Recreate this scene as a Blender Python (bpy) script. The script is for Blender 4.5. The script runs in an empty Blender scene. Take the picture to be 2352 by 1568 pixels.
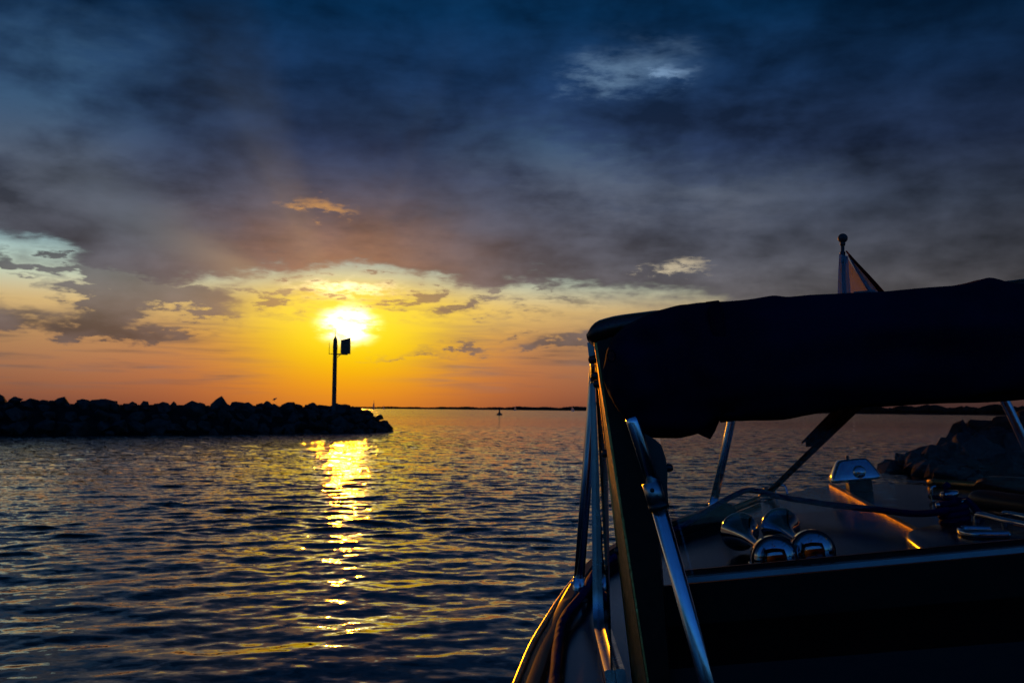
import bpy, bmesh, math, random
import numpy as np
from mathutils import Vector, Matrix

random.seed(7)
RNG = np.random.default_rng(11)
scene = bpy.context.scene
C = scene.collection
R = math.radians

# ------------------------------------------------------------------ camera
CAM_H = 1.5
PITCH, ROLL = math.atan(156 / 2400), R(0.545)
cam_data = bpy.data.cameras.new('camera')
cam_data.sensor_width = 36
cam_data.lens = 36 * 2400 / 2352
cam_data.clip_start = 0.05
cam_data.clip_end = 60000
cam = bpy.data.objects.new('camera', cam_data)
C.objects.link(cam)
cam.matrix_world = (Matrix.Translation((0, 0, CAM_H)) @ Matrix.Rotation(math.pi / 2 + PITCH, 4, 'X')
                    @ Matrix.Rotation(ROLL, 4, 'Z'))
scene.camera = cam
cam_data.dof.use_dof = True
cam_data.dof.focus_distance = 2.4
cam_data.dof.aperture_fstop = 16.0

# ------------------------------------------------------------------ colour management
scene.view_settings.view_transform = 'Standard'
scene.view_settings.look = 'None'
scene.view_settings.exposure = 0.0
scene.view_settings.gamma = 1.0
scene.render.engine = 'CYCLES'
scene.cycles.use_denoising = True
scene.cycles.use_adaptive_sampling = True
scene.cycles.adaptive_threshold = 0.015
scene.cycles.adaptive_min_samples = 12
scene.cycles.max_bounces = 8
scene.cycles.transparent_max_bounces = 12
scene.cycles.sample_clamp_indirect = 4.0
scene.cycles.caustics_reflective = False
scene.cycles.caustics_refractive = False

# ------------------------------------------------------------------ sun
SUN_AZ, SUN_EL = -9.05, 4.45
sd = bpy.data.lights.new('sun', 'SUN')
sd.energy = 1.2
sd.angle = R(0.55)
sd.color = (1.0, 0.30, 0.0015)
sun = bpy.data.objects.new('sun', sd)
C.objects.link(sun)
sdir = Vector((math.sin(R(SUN_AZ)) * math.cos(R(SUN_EL)), math.cos(R(SUN_AZ)) * math.cos(R(SUN_EL)), math.sin(R(SUN_EL))))
sun.rotation_euler = (-sdir).to_track_quat('-Z', 'Y').to_euler()


# ------------------------------------------------------------------ node helper
class G:
    """Small expression builder on a node tree."""
    def __init__(self, tree):
        self.t = tree

    def new(self, kind, **kw):
        n = self.t.nodes.new(kind)
        for k, v in kw.items():
            setattr(n, k, v)
        return n

    def put(self, sock, v):
        if isinstance(v, S):
            self.t.links.new(v.s, sock)
        elif isinstance(v, bpy.types.NodeSocket):
            self.t.links.new(v, sock)
        else:
            if hasattr(sock, 'default_value'):
                dv = sock.default_value
                if hasattr(dv, '__len__') and not isinstance(v, (int, float)):
                    v = tuple(v)
                    if len(dv) == 4 and len(v) == 3:
                        v = v + (1.0,)
                sock.default_value = v

    def m(self, op, a, b=0.0, c=0.0, clamp=False):
        n = self.new('ShaderNodeMath', operation=op, use_clamp=clamp)
        self.put(n.inputs[0], a)
        self.put(n.inputs[1], b)
        self.put(n.inputs[2], c)
        return S(self, n.outputs[0])

    def smooth(self, x, a, b, lo=0.0, hi=1.0):
        n = self.new('ShaderNodeMapRange', interpolation_type='SMOOTHSTEP')
        for i, v in enumerate((x, a, b, lo, hi)):
            self.put(n.inputs[i], v)
        return S(self, n.outputs[0])

    def lin(self, x, a, b, lo=0.0, hi=1.0):
        n = self.new('ShaderNodeMapRange')
        for i, v in enumerate((x, a, b, lo, hi)):
            self.put(n.inputs[i], v)
        return S(self, n.outputs[0])

    def vec(self, x, y, z=0.0):
        n = self.new('ShaderNodeCombineXYZ')
        for i, v in enumerate((x, y, z)):
            self.put(n.inputs[i], v)
        return S(self, n.outputs[0])

    def noise(self, v, scale=1.0, detail=3.0, rough=0.5, dist=0.0, dim='2D'):
        n = self.new('ShaderNodeTexNoise', noise_dimensions=dim)
        self.put(n.inputs['Vector'], v)
        self.put(n.inputs['Scale'], scale)
        n.inputs['Detail'].default_value = detail
        n.inputs['Roughness'].default_value = rough
        n.inputs['Distortion'].default_value = dist
        return S(self, n.outputs[0])

    def mix(self, f, a, b, blend='MIX'):
        n = self.new('ShaderNodeMix', data_type='RGBA', blend_type=blend)
        n.clamp_factor = True
        self.put(n.inputs[0], f)
        self.put(n.inputs[6], a)
        self.put(n.inputs[7], b)
        return S(self, n.outputs[2])

    def ramp(self, x, stops, lo, hi, interp='EASE'):
        """colour/grey ramp over [lo, hi]; stops = [(x, (r, g, b))]"""
        n = self.new('ShaderNodeValToRGB')
        cr = n.color_ramp
        cr.interpolation = interp
        while len(cr.elements) < len(stops):
            cr.elements.new(0.5)
        for e, (p, c) in zip(cr.elements, sorted(stops)):
            e.position = (p - lo) / (hi - lo)
            if isinstance(c, (int, float)):
                c = (c, c, c)
            e.color = tuple(c) + (1.0,)
        self.put(n.inputs[0], self.lin(x, lo, hi))
        return S(self, n.outputs[0])

    def scale(self, col, f):
        n = self.new('ShaderNodeVectorMath', operation='SCALE')
        self.put(n.inputs[0], col)
        self.put(n.inputs['Scale'], f)
        return S(self, n.outputs[0])

    def addc(self, a, b):
        n = self.new('ShaderNodeVectorMath', operation='ADD')
        self.put(n.inputs[0], a)
        self.put(n.inputs[1], b)
        return S(self, n.outputs[0])

    def mulc(self, a, b):
        n = self.new('ShaderNodeVectorMath', operation='MULTIPLY')
        self.put(n.inputs[0], a)
        self.put(n.inputs[1], b)
        return S(self, n.outputs[0])


class S:
    def __init__(self, g, s):
        self.g, self.s = g, s
    def __add__(self, o): return self.g.m('ADD', self, o)
    def __radd__(self, o): return self.g.m('ADD', o, self)
    def __sub__(self, o): return self.g.m('SUBTRACT', self, o)
    def __rsub__(self, o): return self.g.m('SUBTRACT', o, self)
    def __mul__(self, o): return self.g.m('MULTIPLY', self, o)
    def __rmul__(self, o): return self.g.m('MULTIPLY', o, self)
    def __truediv__(self, o): return self.g.m('DIVIDE', self, o)
    def __rtruediv__(self, o): return self.g.m('DIVIDE', o, self)
    def __pow__(self, o): return self.g.m('POWER', self, o)


# ------------------------------------------------------------------ sky (world)
def lin1(v):
    v /= 255.0
    return v / 12.92 if v <= 0.04045 else ((v + 0.055) / 1.055) ** 2.4


def rgb(r, g, b):
    return (lin1(r), lin1(g), lin1(b))


def build_world():
    world = bpy.data.worlds.new('World')
    scene.world = world
    world.use_nodes = True
    t = world.node_tree
    t.nodes.clear()
    g = G(t)
    out = g.new('ShaderNodeOutputWorld')
    bg = g.new('ShaderNodeBackground')
    t.links.new(bg.outputs[0], out.inputs[0])
    tc = g.new('ShaderNodeTexCoord')
    sep = g.new('ShaderNodeSeparateXYZ')
    t.links.new(tc.outputs['Generated'], sep.inputs[0])
    x, y, z = (S(g, sep.outputs[i]) for i in range(3))
    DEG = 180 / math.pi
    A = g.m('ARCTAN2', x, y) * DEG                      # azimuth, degrees right of north
    E = g.m('ARCSINE', z) * DEG                         # elevation
    E = g.m('MAXIMUM', E, 0.0)
    # cloud-sheet coordinates: flatten towards the horizon
    inv = 1.0 / (z + 0.20)
    cv = g.vec(x * inv, y * inv, 0.0)
    sv = g.vec(A * 0.12, E * 0.40, 0.0)                 # stretched sky-angle coordinates
    n_big = g.noise(cv, 1.2, 3, 0.55) - 0.5
    n_mid = g.noise(cv, 3.2, 4, 0.55, 0.3) - 0.5
    n_edge = g.noise(sv, 1.5, 4, 0.60) - 0.5
    n_edge2 = g.noise(sv, 5.2, 4, 0.62) - 0.5
    wa = A + n_edge2 * 2.6 + n_edge * 3.0               # warped angles for ragged outlines
    we = E + n_edge * 3.0 + n_edge2 * 1.2

    def blob(a, e, ra, re, tilt=0.0, warp=1.0):
        aa = (wa if warp else A) - a
        ee = (we if warp else E) - e
        if tilt:
            ee = ee - aa * tilt
        return g.m('EXPONENT', ((aa / ra) * (aa / ra) + (ee / re) * (ee / re)) * -1.0)

    dA, dE = A - SUN_AZ, E - SUN_EL
    r2 = dA * dA + dE * dE

    def gauss(sa, se, oa=0.0, oe=0.0):
        a_, e_ = dA - oa, dE - oe
        return g.m('EXPONENT', ((a_ / sa) * (a_ / sa) + (e_ / se) * (e_ / se)) * -1.0)

    # --- clear air below and between the clouds
    base = g.ramp(E, [(0.0, rgb(124, 74, 58)), (0.9, rgb(152, 96, 68)), (2.2, rgb(172, 120, 84)), (3.8, rgb(190, 146, 96)),
                      (5.4, rgb(220, 188, 128)), (6.8, rgb(200, 214, 190)), (8.5, rgb(160, 195, 200)),
                      (13, rgb(70, 125, 165)), (22, rgb(10, 75, 135)), (60, rgb(4, 60, 125)), (90, rgb(3, 50, 110))], 0, 90, 'LINEAR')
    away = g.ramp(A, [(-180, 0.25), (-60, 0.45), (-30, 0.80), (-20, 0.98), (-2, 1.0), (4, 0.8), (12, 0.40), (24, 0.26), (60, 0.25), (180, 0.25)], -180, 180)
    # the turn to mauve far from the sun at low elevation
    lowaz = g.smooth(E, 12.0, 2.0)
    base = g.mix((1.0 - away) * lowaz, base, g.ramp(E, [(0, rgb(66, 50, 54)), (3, rgb(84, 66, 66)), (8, rgb(92, 84, 90)), (14, rgb(40, 70, 110))], 0, 14, 'LINEAR'))
    clear = g.mix(gauss(10.0, 3.4, 0.5, -2.6) * 0.62, base, rgb(228, 116, 40))
    clear = g.mix(gauss(5.2, 3.3, 0.2, -1.8) * 0.92, clear, rgb(250, 146, 8))
    clear = g.mix(gauss(7.5, 1.25, 0.9, 0.9) * 0.85, clear, rgb(255, 214, 88))
    clear = g.mix(gauss(5.2, 2.3, 0.3, -0.3) * 0.98, clear, rgb(255, 226, 6))
    # the light itself, seen through thin cloud
    veil = g.smooth(n_edge2 + n_edge * 0.6, -0.30, 0.10)
    core = g.smooth(gauss(1.40, 0.95, 0.10, 0.05) * (0.45 + veil * 0.75), 0.08, 0.95)
    core2 = gauss(2.4, 0.45, 0.0, 2.0)
    clear = g.addc(clear, g.scale(g.vec(1.0, 0.86, 0.52), core * 3.6))
    clear = g.addc(clear, g.scale(g.vec(1.0, 0.80, 0.45), core2 * g.smooth(n_edge2, -0.12, 0.16) * 1.6))
    # blue eastern sky behind the viewer from the sky model
    sky = g.new('ShaderNodeTexSky', sky_type='NISHITA')
    sky.sun_disc = False
    sky.sun_elevation = R(SUN_EL)
    sky.sun_rotation = R(SUN_AZ)
    east = g.smooth(y, 0.35, -0.25)
    nis = g.mulc(g.scale(S(g, sky.outputs[0]), 0.125), (0.10, 0.50, 1.5))
    clear = g.mix(east, clear, nis)

    # --- cloud cover
    edge = g.ramp(A, [(-60, 0.70), (-30, 0.86), (-24.5, 0.76), (-21.5, 0.63), (-19, 0.56), (-16.5, 0.60), (-13, 0.68), (-9, 0.72), (-5, 0.66),
                      (0, 0.64), (4, 0.60), (9, 0.56), (20, 0.42), (60, 0.4)], -60, 60, 'EASE') * 10.0
    n_bil = g.noise(g.vec(A * 0.13, E * 0.26, 5.0), 1.6, 4, 0.52, 0.12) - 0.5
    deck = g.smooth(we - edge + n_bil * 1.6, -1.0, 1.15)
    deck = deck * g.smooth(y, -0.15, 0.45)              # the sheet thins out towards the east
    cov = deck
    low = None
    for a, e, ra, re, tilt, w in [
            (-20.4, 6.2, 3.0, 1.3, -0.12, 1.3),          # dark tongue on the left
            (-21.3, 4.6, 1.3, 1.6, 0.0, 1.0),
            (-16.5, 5.5, 4.2, 0.70, -0.05, 0.95),
            (-19.5, 3.9, 5.5, 0.50, 0.03, 1.0),
            (-26.0, 4.5, 3.2, 0.65, -0.02, 1.0),
            (-24.9, 7.2, 3.0, 0.34, -0.05, 1.15),
            (-25.3, 6.35, 1.2, 0.2, 0.0, 0.75),
            (2.6, 3.45, 3.4, 0.50, 0.03, 1.1),           # bank right of the sun
            (6.8, 4.2, 3.2, 1.0, 0.05, 1.1),
            (-2.6, 3.4, 1.6, 0.30, -0.06, 0.95),
            (-4.8, 2.9, 2.8, 0.28, -0.05, 0.75),
            (0.4, 4.15, 1.2, 0.2, 0.0, 0.75),
            (-6.0, 5.5, 2.6, 0.36, -0.08, 0.75),
            (-2.4, 5.85, 2.6, 0.34, 0.0, 0.9), (2.5, 5.9, 2.5, 0.4, 0.0, 0.8), (-13.5, 6.2, 2.5, 0.3, 0.0, 0.7)]:
        b = blob(a, e, ra, re, tilt) * w
        low = b if low is None else low + b
    low = g.smooth(low + n_edge2 * 1.0 + n_edge * 0.35, 0.22, 1.02) * 0.92
    cov = g.m('MAXIMUM', cov, low)
    # thin streaks low over the horizon
    streak = g.noise(g.vec(A * 0.10, E * 1.5, 3.0), 1.5, 4, 0.55, 0.2)
    cov = g.m('MAXIMUM', cov, g.smooth(streak, 0.42, 0.72) * g.smooth(E, 6.0, 4.0) * g.smooth(E, 0.2, 1.6) * g.smooth(r2, 3.0, 40.0) * 0.75)

    # broken fleece between the sheet and the sun
    fleece = g.smooth(n_edge2 * 1.3 + n_edge * 0.8 + g.noise(g.vec(A * 0.5, E * 2.2, 0), 1.0, 3, 0.6) - 0.5, -0.17, 0.27)
    fleece = fleece * g.smooth(we, 4.2, 5.8) * g.smooth(A, -19.0, -13.0) * g.smooth(A, 9.0, 2.0)
    cov = g.m('MAXIMUM', cov, fleece * 0.88)

    # --- gaps and bright spots in the sheet
    def patch(b, nz, lo, hi):
        return g.smooth(b + nz * g.smooth(b, 0.02, 0.45), lo, hi)
    gap = patch(blob(6.6, 18.2, 3.6, 1.5, 0.05), n_bil * 1.2 + n_edge2 * 1.5 + n_mid * 0.8, 0.05, 1.9)
    gap2 = patch(blob(8.8, 18.15, 1.4, 0.55, -0.1), n_edge2 * 1.9, 0.20, 1.7) * 0.75
    gap3 = patch(blob(9.3, 7.75, 2.4, 0.36, 0.0), n_edge2 * 2.4, 0.35, 1.5) * 0.9
    puff = patch(blob(-10.3, 10.65, 1.9, 0.62, -0.22), n_edge2 * 1.3, 0.30, 1.3)

    # --- cloud colour
    cc = g.ramp(E, [(0, rgb(116, 92, 82)), (4, rgb(112, 98, 96)), (6, rgb(100, 96, 98)), (8, rgb(86, 88, 98)), (11, rgb(66, 76, 96)),
                    (14, rgb(42, 58, 90)), (17.5, rgb(24, 50, 86)), (21, rgb(7, 42, 76)), (30, rgb(6, 28, 46)), (90, rgb(5, 22, 38))], 0, 90, 'LINEAR')
    side = g.ramp(A, [(-60, 0.7), (-26, 0.86), (-16, 0.92), (-4, 0.95), (6, 1.06), (13, 0.92), (20, 0.64), (28, 0.50), (60, 0.5)], -60, 60)
    cc = g.scale(cc, side)
    relief = g.lin(n_big * 0.9 + n_mid * 0.5 + n_bil * 1.3 + n_edge2 * 0.2, -0.45, 0.45, 0.46, 1.58)
    cc = g.scale(cc, relief)
    # broad paler swathes of the sheet
    swath = blob(2.5, 13.2, 7.5, 1.7, -0.22) * 0.75 + blob(12.0, 11.5, 5.5, 1.3, 0.1) * 0.35 + blob(-27, 14.5, 7, 4.5) * 0.9
    cc = g.mix(g.m('MINIMUM', swath * g.lin(n_bil + n_mid * 0.8, -0.25, 0.25, 0.25, 1.5), 1.0) * 0.70, cc, g.mix(g.smooth(E, 16, 9), rgb(62, 96, 128), rgb(112, 112, 118)))
    # dark belly above the sun
    belly = blob(-6.5, 15.0, 7.5, 2.6, -0.12)
    cc = g.scale(cc, 1.0 - belly * 0.38)
    cc = g.scale(cc, 1.0 - blob(-21, 11.4, 4.5, 1.0, -0.25) * 0.22)
    # warm light on the underside round the sun
    warm = gauss(6.0, 3.3, -0.4, 2.2)
    cc = g.mix(warm * 0.80, cc, g.scale(g.vec(*rgb(180, 122, 76)), g.lin(n_edge + n_edge2 * 0.5, -0.35, 0.35, 0.6, 1.45)))
    cc = g.mix(gauss(12.0, 5.0, 1.0, 1.0) * 0.34, cc, rgb(142, 108, 90))
    # shafts of light fanning out from the sun
    ang = g.m('ARCTAN2', dE, dA)
    rad = g.m('SQRT', r2)
    fan = g.noise(g.vec(ang * 2.6, 0.4, 0.0), 1.0, 2, 0.5)
    fall = g.smooth(rad, 21.0, 4.0) * g.smooth(rad, 1.2, 4.0)
    shaft = g.smooth(fan, 0.45, 0.70)
    s_left = g.smooth(g.m('ABSOLUTE', ang - 2.70 + n_edge * 0.15), 0.20, 0.0)
    s_up = g.smooth(g.m('ABSOLUTE', ang - 2.10 + n_edge * 0.2), 0.30, 0.0)
    beams = (s_left * 1.0 + s_up * 0.18 + shaft * 0.12) * fall
    cc = g.mix(beams * 0.75, cc, g.mix(g.smooth(rad, 4.0, 13.0), rgb(168, 134, 102), rgb(104, 112, 120)))
    # silver lining where the sheet thins
    rim = g.smooth(cov, 0.98, 0.55)
    cc = g.mix(rim * 0.55 * g.smooth(r2, 500, 20), cc, clear)

    col = g.mix(cov, clear, cc)
    col = g.mix(gap * deck, col, g.mix(g.smooth(n_mid, -0.15, 0.25), rgb(46, 78, 118), rgb(92, 120, 150)))
    col = g.mix(gap2 * deck, col, rgb(138, 170, 205))
    col = g.mix(gap3 * 0.9, col, rgb(206, 190, 158))
    col = g.mix(puff * 0.8, col, rgb(218, 156, 84))
    # glare of the sun over everything close to it
    col = g.addc(col, g.scale(g.vec(1.0, 0.62, 0.16), gauss(3.2, 1.5, 0, 0.6) * 0.20))
    below = g.smooth(z, -0.002, -0.02)
    col = g.mix(below, col, (0.004, 0.006, 0.008))
    t.links.new(col.s, bg.inputs[0])
    bg.inputs[1].default_value = 1.0
    world.cycles.sampling_method = 'MANUAL'
    world.cycles.sample_map_resolution = 1024


build_world()

# ------------------------------------------------------------------ materials
def material(name, col=(0.5, 0.5, 0.5), rough=0.5, metal=0.0, var=0.0, scale=8.0, bump=0.0, bump_scale=40.0, ior=1.5,
             coat=0.0, rough_var=0.0, col2=None, stretch=None, spec=None, trans=0.0):
    m = bpy.data.materials.new(name)
    m.use_nodes = True
    t = m.node_tree
    g = G(t)
    p = t.nodes['Principled BSDF']
    tc = g.new('ShaderNodeTexCoord')
    v = tc.outputs['Object']
    if stretch:
        mp = g.new('ShaderNodeMapping')
        t.links.new(v, mp.inputs[0])
        mp.inputs['Scale'].default_value = stretch
        v = mp.outputs[0]
    nz = g.noise(v, scale, 4, 0.6, dim='3D')
    c2 = col2 or tuple(c * (1.0 - var) for c in col)
    c1 = col if col2 else tuple(c * (1.0 + var) for c in col)
    g.put(p.inputs['Base Color'], g.mix(g.smooth(nz, 0.35, 0.65), c1, c2))
    g.put(p.inputs['Roughness'], g.lin(nz, 0.3, 0.7, max(rough - rough_var, 0.01), rough + rough_var))
    p.inputs['Metallic'].default_value = metal
    p.inputs['IOR'].default_value = ior
    if spec is not None:
        p.inputs['Specular IOR Level'].default_value = spec
    if coat:
        p.inputs['Coat Weight'].default_value = coat
        p.inputs['Coat Roughness'].default_value = 0.08
    if bump:
        b = g.new('ShaderNodeBump')
        b.inputs['Strength'].default_value = 0.6
        b.inputs['Distance'].default_value = bump
        g.put(b.inputs['Height'], g.noise(v, bump_scale, 3, 0.6, dim='3D'))
        t.links.new(b.outputs[0], p.inputs['Normal'])
    if trans:
        tr = g.new('ShaderNodeBsdfTranslucent')
        g.put(tr.inputs['Color'], col)
        mx = g.new('ShaderNodeMixShader')
        mx.inputs[0].default_value = trans
        t.links.new(p.outputs[0], mx.inputs[1])
        t.links.new(tr.outputs[0], mx.inputs[2])
        t.links.new(mx.outputs[0], t.nodes['Material Output'].inputs[0])
    return m


def glass_material(name, tint):
    m = bpy.data.materials.new(name)
    m.use_nodes = True
    t = m.node_tree
    g = G(t)
    t.nodes.remove(t.nodes['Principled BSDF'])
    fr = g.new('ShaderNodeFresnel')
    fr.inputs[0].default_value = 1.5
    a = g.new('ShaderNodeBsdfTransparent')
    a.inputs[0].default_value = tint + (1.0,)
    b = g.new('ShaderNodeBsdfGlossy')
    b.inputs['Color'].default_value = (0.85, 0.85, 0.85, 1)
    b.inputs['Roughness'].default_value = 0.015
    mx = g.new('ShaderNodeMixShader')
    t.links.new(fr.outputs[0], mx.inputs[0])
    t.links.new(a.outputs[0], mx.inputs[1])
    t.links.new(b.outputs[0], mx.inputs[2])
    t.links.new(mx.outputs[0], t.nodes['Material Output'].inputs[0])
    return m


M = {
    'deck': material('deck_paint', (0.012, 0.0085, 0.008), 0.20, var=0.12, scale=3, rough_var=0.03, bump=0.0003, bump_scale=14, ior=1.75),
    'mahogany': material('varnished_mahogany', (0.06, 0.013, 0.005), 0.30, var=0.35, scale=6, stretch=(12, 1.5, 12), rough_var=0.08,
                         bump=0.0008, bump_scale=60),
    'dash': material('dark_dash_wood', (0.006, 0.0025, 0.0018), 0.5, var=0.4, scale=5, stretch=(2, 10, 10), spec=0.15),
    'red_mahogany': material('dark_red_mahogany', (0.028, 0.006, 0.003), 0.4, var=0.3, scale=6, stretch=(12, 1.5, 12), spec=0.2),
    'brass': material('brass_strip', (0.55, 0.34, 0.13), 0.32, 1.0, var=0.15, scale=30, rough_var=0.10, bump=0.0006, bump_scale=160),
    'glint_brass': material('sun_glint_brass', (0.70, 0.42, 0.13), 0.38, 1.0, var=0.2, scale=25, rough_var=0.1, bump=0.004, bump_scale=150),  # gold colour and ribs stand in for low sun glinting on wood
    'chrome': material('polished_chrome', (0.62, 0.66, 0.70), 0.05, 1.0, var=0.04, scale=20, rough_var=0.02),
    'stainless': material('stainless_tube', (0.58, 0.64, 0.72), 0.22, 1.0, var=0.06, scale=40, rough_var=0.05),
    'alu': material('anodised_aluminium', (0.34, 0.36, 0.38), 0.30, 1.0, var=0.10, scale=30, rough_var=0.06),
    'trim': material('pale_sill_trim', (0.30, 0.34, 0.38), 0.35, var=0.12, scale=12, rough_var=0.08),
    'rubber': material('black_rubber', (0.008, 0.008, 0.009), 0.45, var=0.2),
    'blackbar': material('black_bar_paint', (0.004, 0.004, 0.005), 0.9, var=0.2, spec=0.0),
    'canvas': material('navy_canvas', (0.0045, 0.006, 0.018), 0.85, var=0.25, scale=5, bump=0.0012, bump_scale=420, spec=0.06),
    'canvas_edge': material('navy_canvas_binding', (0.002, 0.0025, 0.008), 0.8, var=0.2, spec=0.06),
    'rope': material('blue_rope', (0.005, 0.009, 0.065), 0.75, var=0.35, scale=60, bump=0.001, bump_scale=300, spec=0.1),
    'fender': material('dark_fender', (0.010, 0.006, 0.006), 0.4, var=0.2),
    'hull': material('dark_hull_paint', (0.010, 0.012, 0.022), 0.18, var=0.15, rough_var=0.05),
    'flag_red': material('flag_red', (0.16, 0.006, 0.010), 0.8, var=0.15, trans=0.35, spec=0.05),
    'flag_white': material('flag_white', (0.52, 0.50, 0.50), 0.8, var=0.06, trans=0.48, spec=0.05),
    'flag_blue': material('flag_blue', (0.008, 0.02, 0.12), 0.8, var=0.15, trans=0.35, spec=0.05),
    'flag_fold': material('flag_white_fold_shaded', (0.30, 0.33, 0.38), 0.8, var=0.08, trans=0.06, spec=0.05),  # same white cloth doubled, with bluish shade put into its colour
    'paint_white': material('staff_white', (0.30, 0.31, 0.33), 0.35, var=0.08),
    'rock': material('basalt_boulder', (0.027, 0.024, 0.021), 0.85, var=0.5, scale=1.6, bump=0.05, bump_scale=5, spec=0.2),
    'core': material('breakwater_core', (0.009, 0.0085, 0.008), 0.95, var=0.3, scale=1.5, spec=0.1),
    'steel_dark': material('weathered_steel', (0.045, 0.035, 0.030), 0.6, var=0.3, scale=4, spec=0.3),
    'board': material('daymark_board', (0.10, 0.045, 0.025), 0.6, var=0.15),
    'sail': material('sailcloth', (0.62, 0.60, 0.56), 0.8, var=0.05, trans=0.3),
    'hullwhite': material('white_gelcoat', (0.55, 0.55, 0.55), 0.3, var=0.05),
    'tree_far': material('far_tree_foliage', (0.030, 0.026, 0.020), 0.95, var=0.4, scale=0.05, spec=0.05),
    'land': material('far_shore_soil', (0.030, 0.025, 0.02), 0.95, var=0.3, scale=0.02, spec=0.05),
    'gull': material('gull_feathers', (0.10, 0.10, 0.11), 0.8, var=0.3),
    'glass': glass_material('windscreen_glass', (0.76, 0.77, 0.79)),
    'wing_glass': glass_material('wing_window_glass', (0.80, 0.84, 0.86)),
}


# ------------------------------------------------------------------ mesh helpers
def link_mesh(name, bm_or_me, mat=None, parent=None, smooth=True):
    if isinstance(bm_or_me, bmesh.types.BMesh):
        me = bpy.data.meshes.new(name)
        bmesh.ops.recalc_face_normals(bm_or_me, faces=bm_or_me.faces)
        bm_or_me.to_mesh(me)
        bm_or_me.free()
    else:
        me = bm_or_me
    if mat and not me.materials:
        me.materials.append(M[mat] if isinstance(mat, str) else mat)
    if smooth:
        me.polygons.foreach_set('use_smooth', [True] * len(me.polygons))
    o = bpy.data.objects.new(name, me)
    C.objects.link(o)
    if parent:
        o.parent = parent
    return o


def tag(o, label=None, cat=None, group=None, kind=None):
    for k, v in (('label', label), ('category', cat), ('group', group), ('kind', kind)):
        if v:
            o[k] = v
    return o


def empty(name, loc=(0, 0, 0)):
    o = bpy.data.objects.new(name, None)
    o.empty_display_size = 0.2
    C.objects.link(o)
    o.location = loc
    return o


def smooth_path(pts, n=8, closed=False):
    """Catmull-Rom through pts."""
    P = [Vector(p) for p in pts]
    out = []
    k = len(P)
    for i in range(k - 1):
        p0 = P[max(i - 1, 0)]
        p1, p2 = P[i], P[i + 1]
        p3 = P[min(i + 2, k - 1)]
        for j in range(n):
            t = j / n
            out.append(0.5 * ((2 * p1) + (-p0 + p2) * t + (2 * p0 - 5 * p1 + 4 * p2 - p3) * t * t + (-p0 + 3 * p1 - 3 * p2 + p3) * t ** 3))
    out.append(P[-1])
    return out


def frames(pts, up=Vector((0, 0, 1))):
    """(tangent, side, up) at every point with a steady up vector."""
    res = []
    for i, p in enumerate(pts):
        a, b = pts[max(i - 1, 0)], pts[min(i + 1, len(pts) - 1)]
        t = (b - a).normalized()
        s = t.cross(up)
        if s.length < 1e-4:
            s = t.cross(Vector((0, 1, 0)))
        s.normalize()
        res.append((t, s, s.cross(t).normalized()))
    return res


def add_sweep(bm, pts, prof, up=Vector((0, 0, 1)), cap=True, closed_prof=True):
    """prof: list of (side, up) or a function i -> list."""
    pts = [Vector(p) for p in pts]
    fr = frames(pts, up)
    rings = []
    for i, p in enumerate(pts):
        pr = prof(i / max(len(pts) - 1, 1)) if callable(prof) else prof
        rings.append([bm.verts.new(p + fr[i][1] * a + fr[i][2] * b) for a, b in pr])
    n = len(rings[0])
    for a, b in zip(rings, rings[1:]):
        for j in range(n if closed_prof else n - 1):
            bm.faces.new((a[j], a[(j + 1) % n], b[(j + 1) % n], b[j]))
    if cap and closed_prof:
        bm.faces.new(rings[0])
        bm.faces.new(list(reversed(rings[-1])))
    return rings


def circle(r, n=14, ry=None, power=1.0, phase=0.0):
    ry = ry or r
    res = []
    for k in range(n):
        a = 2 * math.pi * k / n + phase
        c, s = math.cos(a), math.sin(a)
        res.append((r * math.copysign(abs(c) ** power, c), ry * math.copysign(abs(s) ** power, s)))
    return res


def add_tube(bm, pts, r, n=14, up=Vector((0, 0, 1))):
    if isinstance(r, (list, tuple)):
        return add_sweep(bm, pts, lambda t: circle(r[min(int(t * (len(r) - 1) + 0.5), len(r) - 1)], n), up)
    return add_sweep(bm, pts, circle(r, n), up)


def add_lathe(bm, prof, origin, axis, n=28):
    """prof: list of (distance along axis, radius)."""
    axis = Vector(axis).normalized()
    o = Vector(origin)
    u = axis.cross(Vector((0, 0, 1)))
    if u.length < 1e-3:
        u = axis.cross(Vector((0, 1, 0)))
    u.normalize()
    v = axis.cross(u)
    rings = []
    for d, r in prof:
        c = o + axis * d
        if r < 1e-5:
            rings.append([bm.verts.new(c)])
        else:
            rings.append([bm.verts.new(c + (u * math.cos(2 * math.pi * k / n) + v * math.sin(2 * math.pi * k / n)) * r) for k in range(n)])
    for a, b in zip(rings, rings[1:]):
        for k in range(n):
            k2 = (k + 1) % n
            if len(a) == 1 and len(b) == 1:
                continue
            if len(a) == 1:
                bm.faces.new((a[0], b[k2], b[k]))
            elif len(b) == 1:
                bm.faces.new((a[k], a[k2], b[0]))
            else:
                bm.faces.new((a[k], a[k2], b[k2], b[k]))
    return rings


def add_hull8(bm, pts8):
    """A six-faced solid from eight corners: bottom ring (4) then top ring (4)."""
    v = [bm.verts.new(p) for p in pts8]
    for f in ((3, 2, 1, 0), (4, 5, 6, 7), (0, 1, 5, 4), (1, 2, 6, 5), (2, 3, 7, 6), (3, 0, 4, 7)):
        bm.faces.new([v[i] for i in f])
    return v


def add_box(bm, c, size):
    x, y, z = c
    a, b, d = (k / 2 for k in size)
    return add_hull8(bm, [(x - a, y - b, z - d), (x + a, y - b, z - d), (x + a, y + b, z - d), (x - a, y + b, z - d),
                          (x - a, y - b, z + d), (x + a, y - b, z + d), (x + a, y + b, z + d), (x - a, y + b, z + d)])


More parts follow.
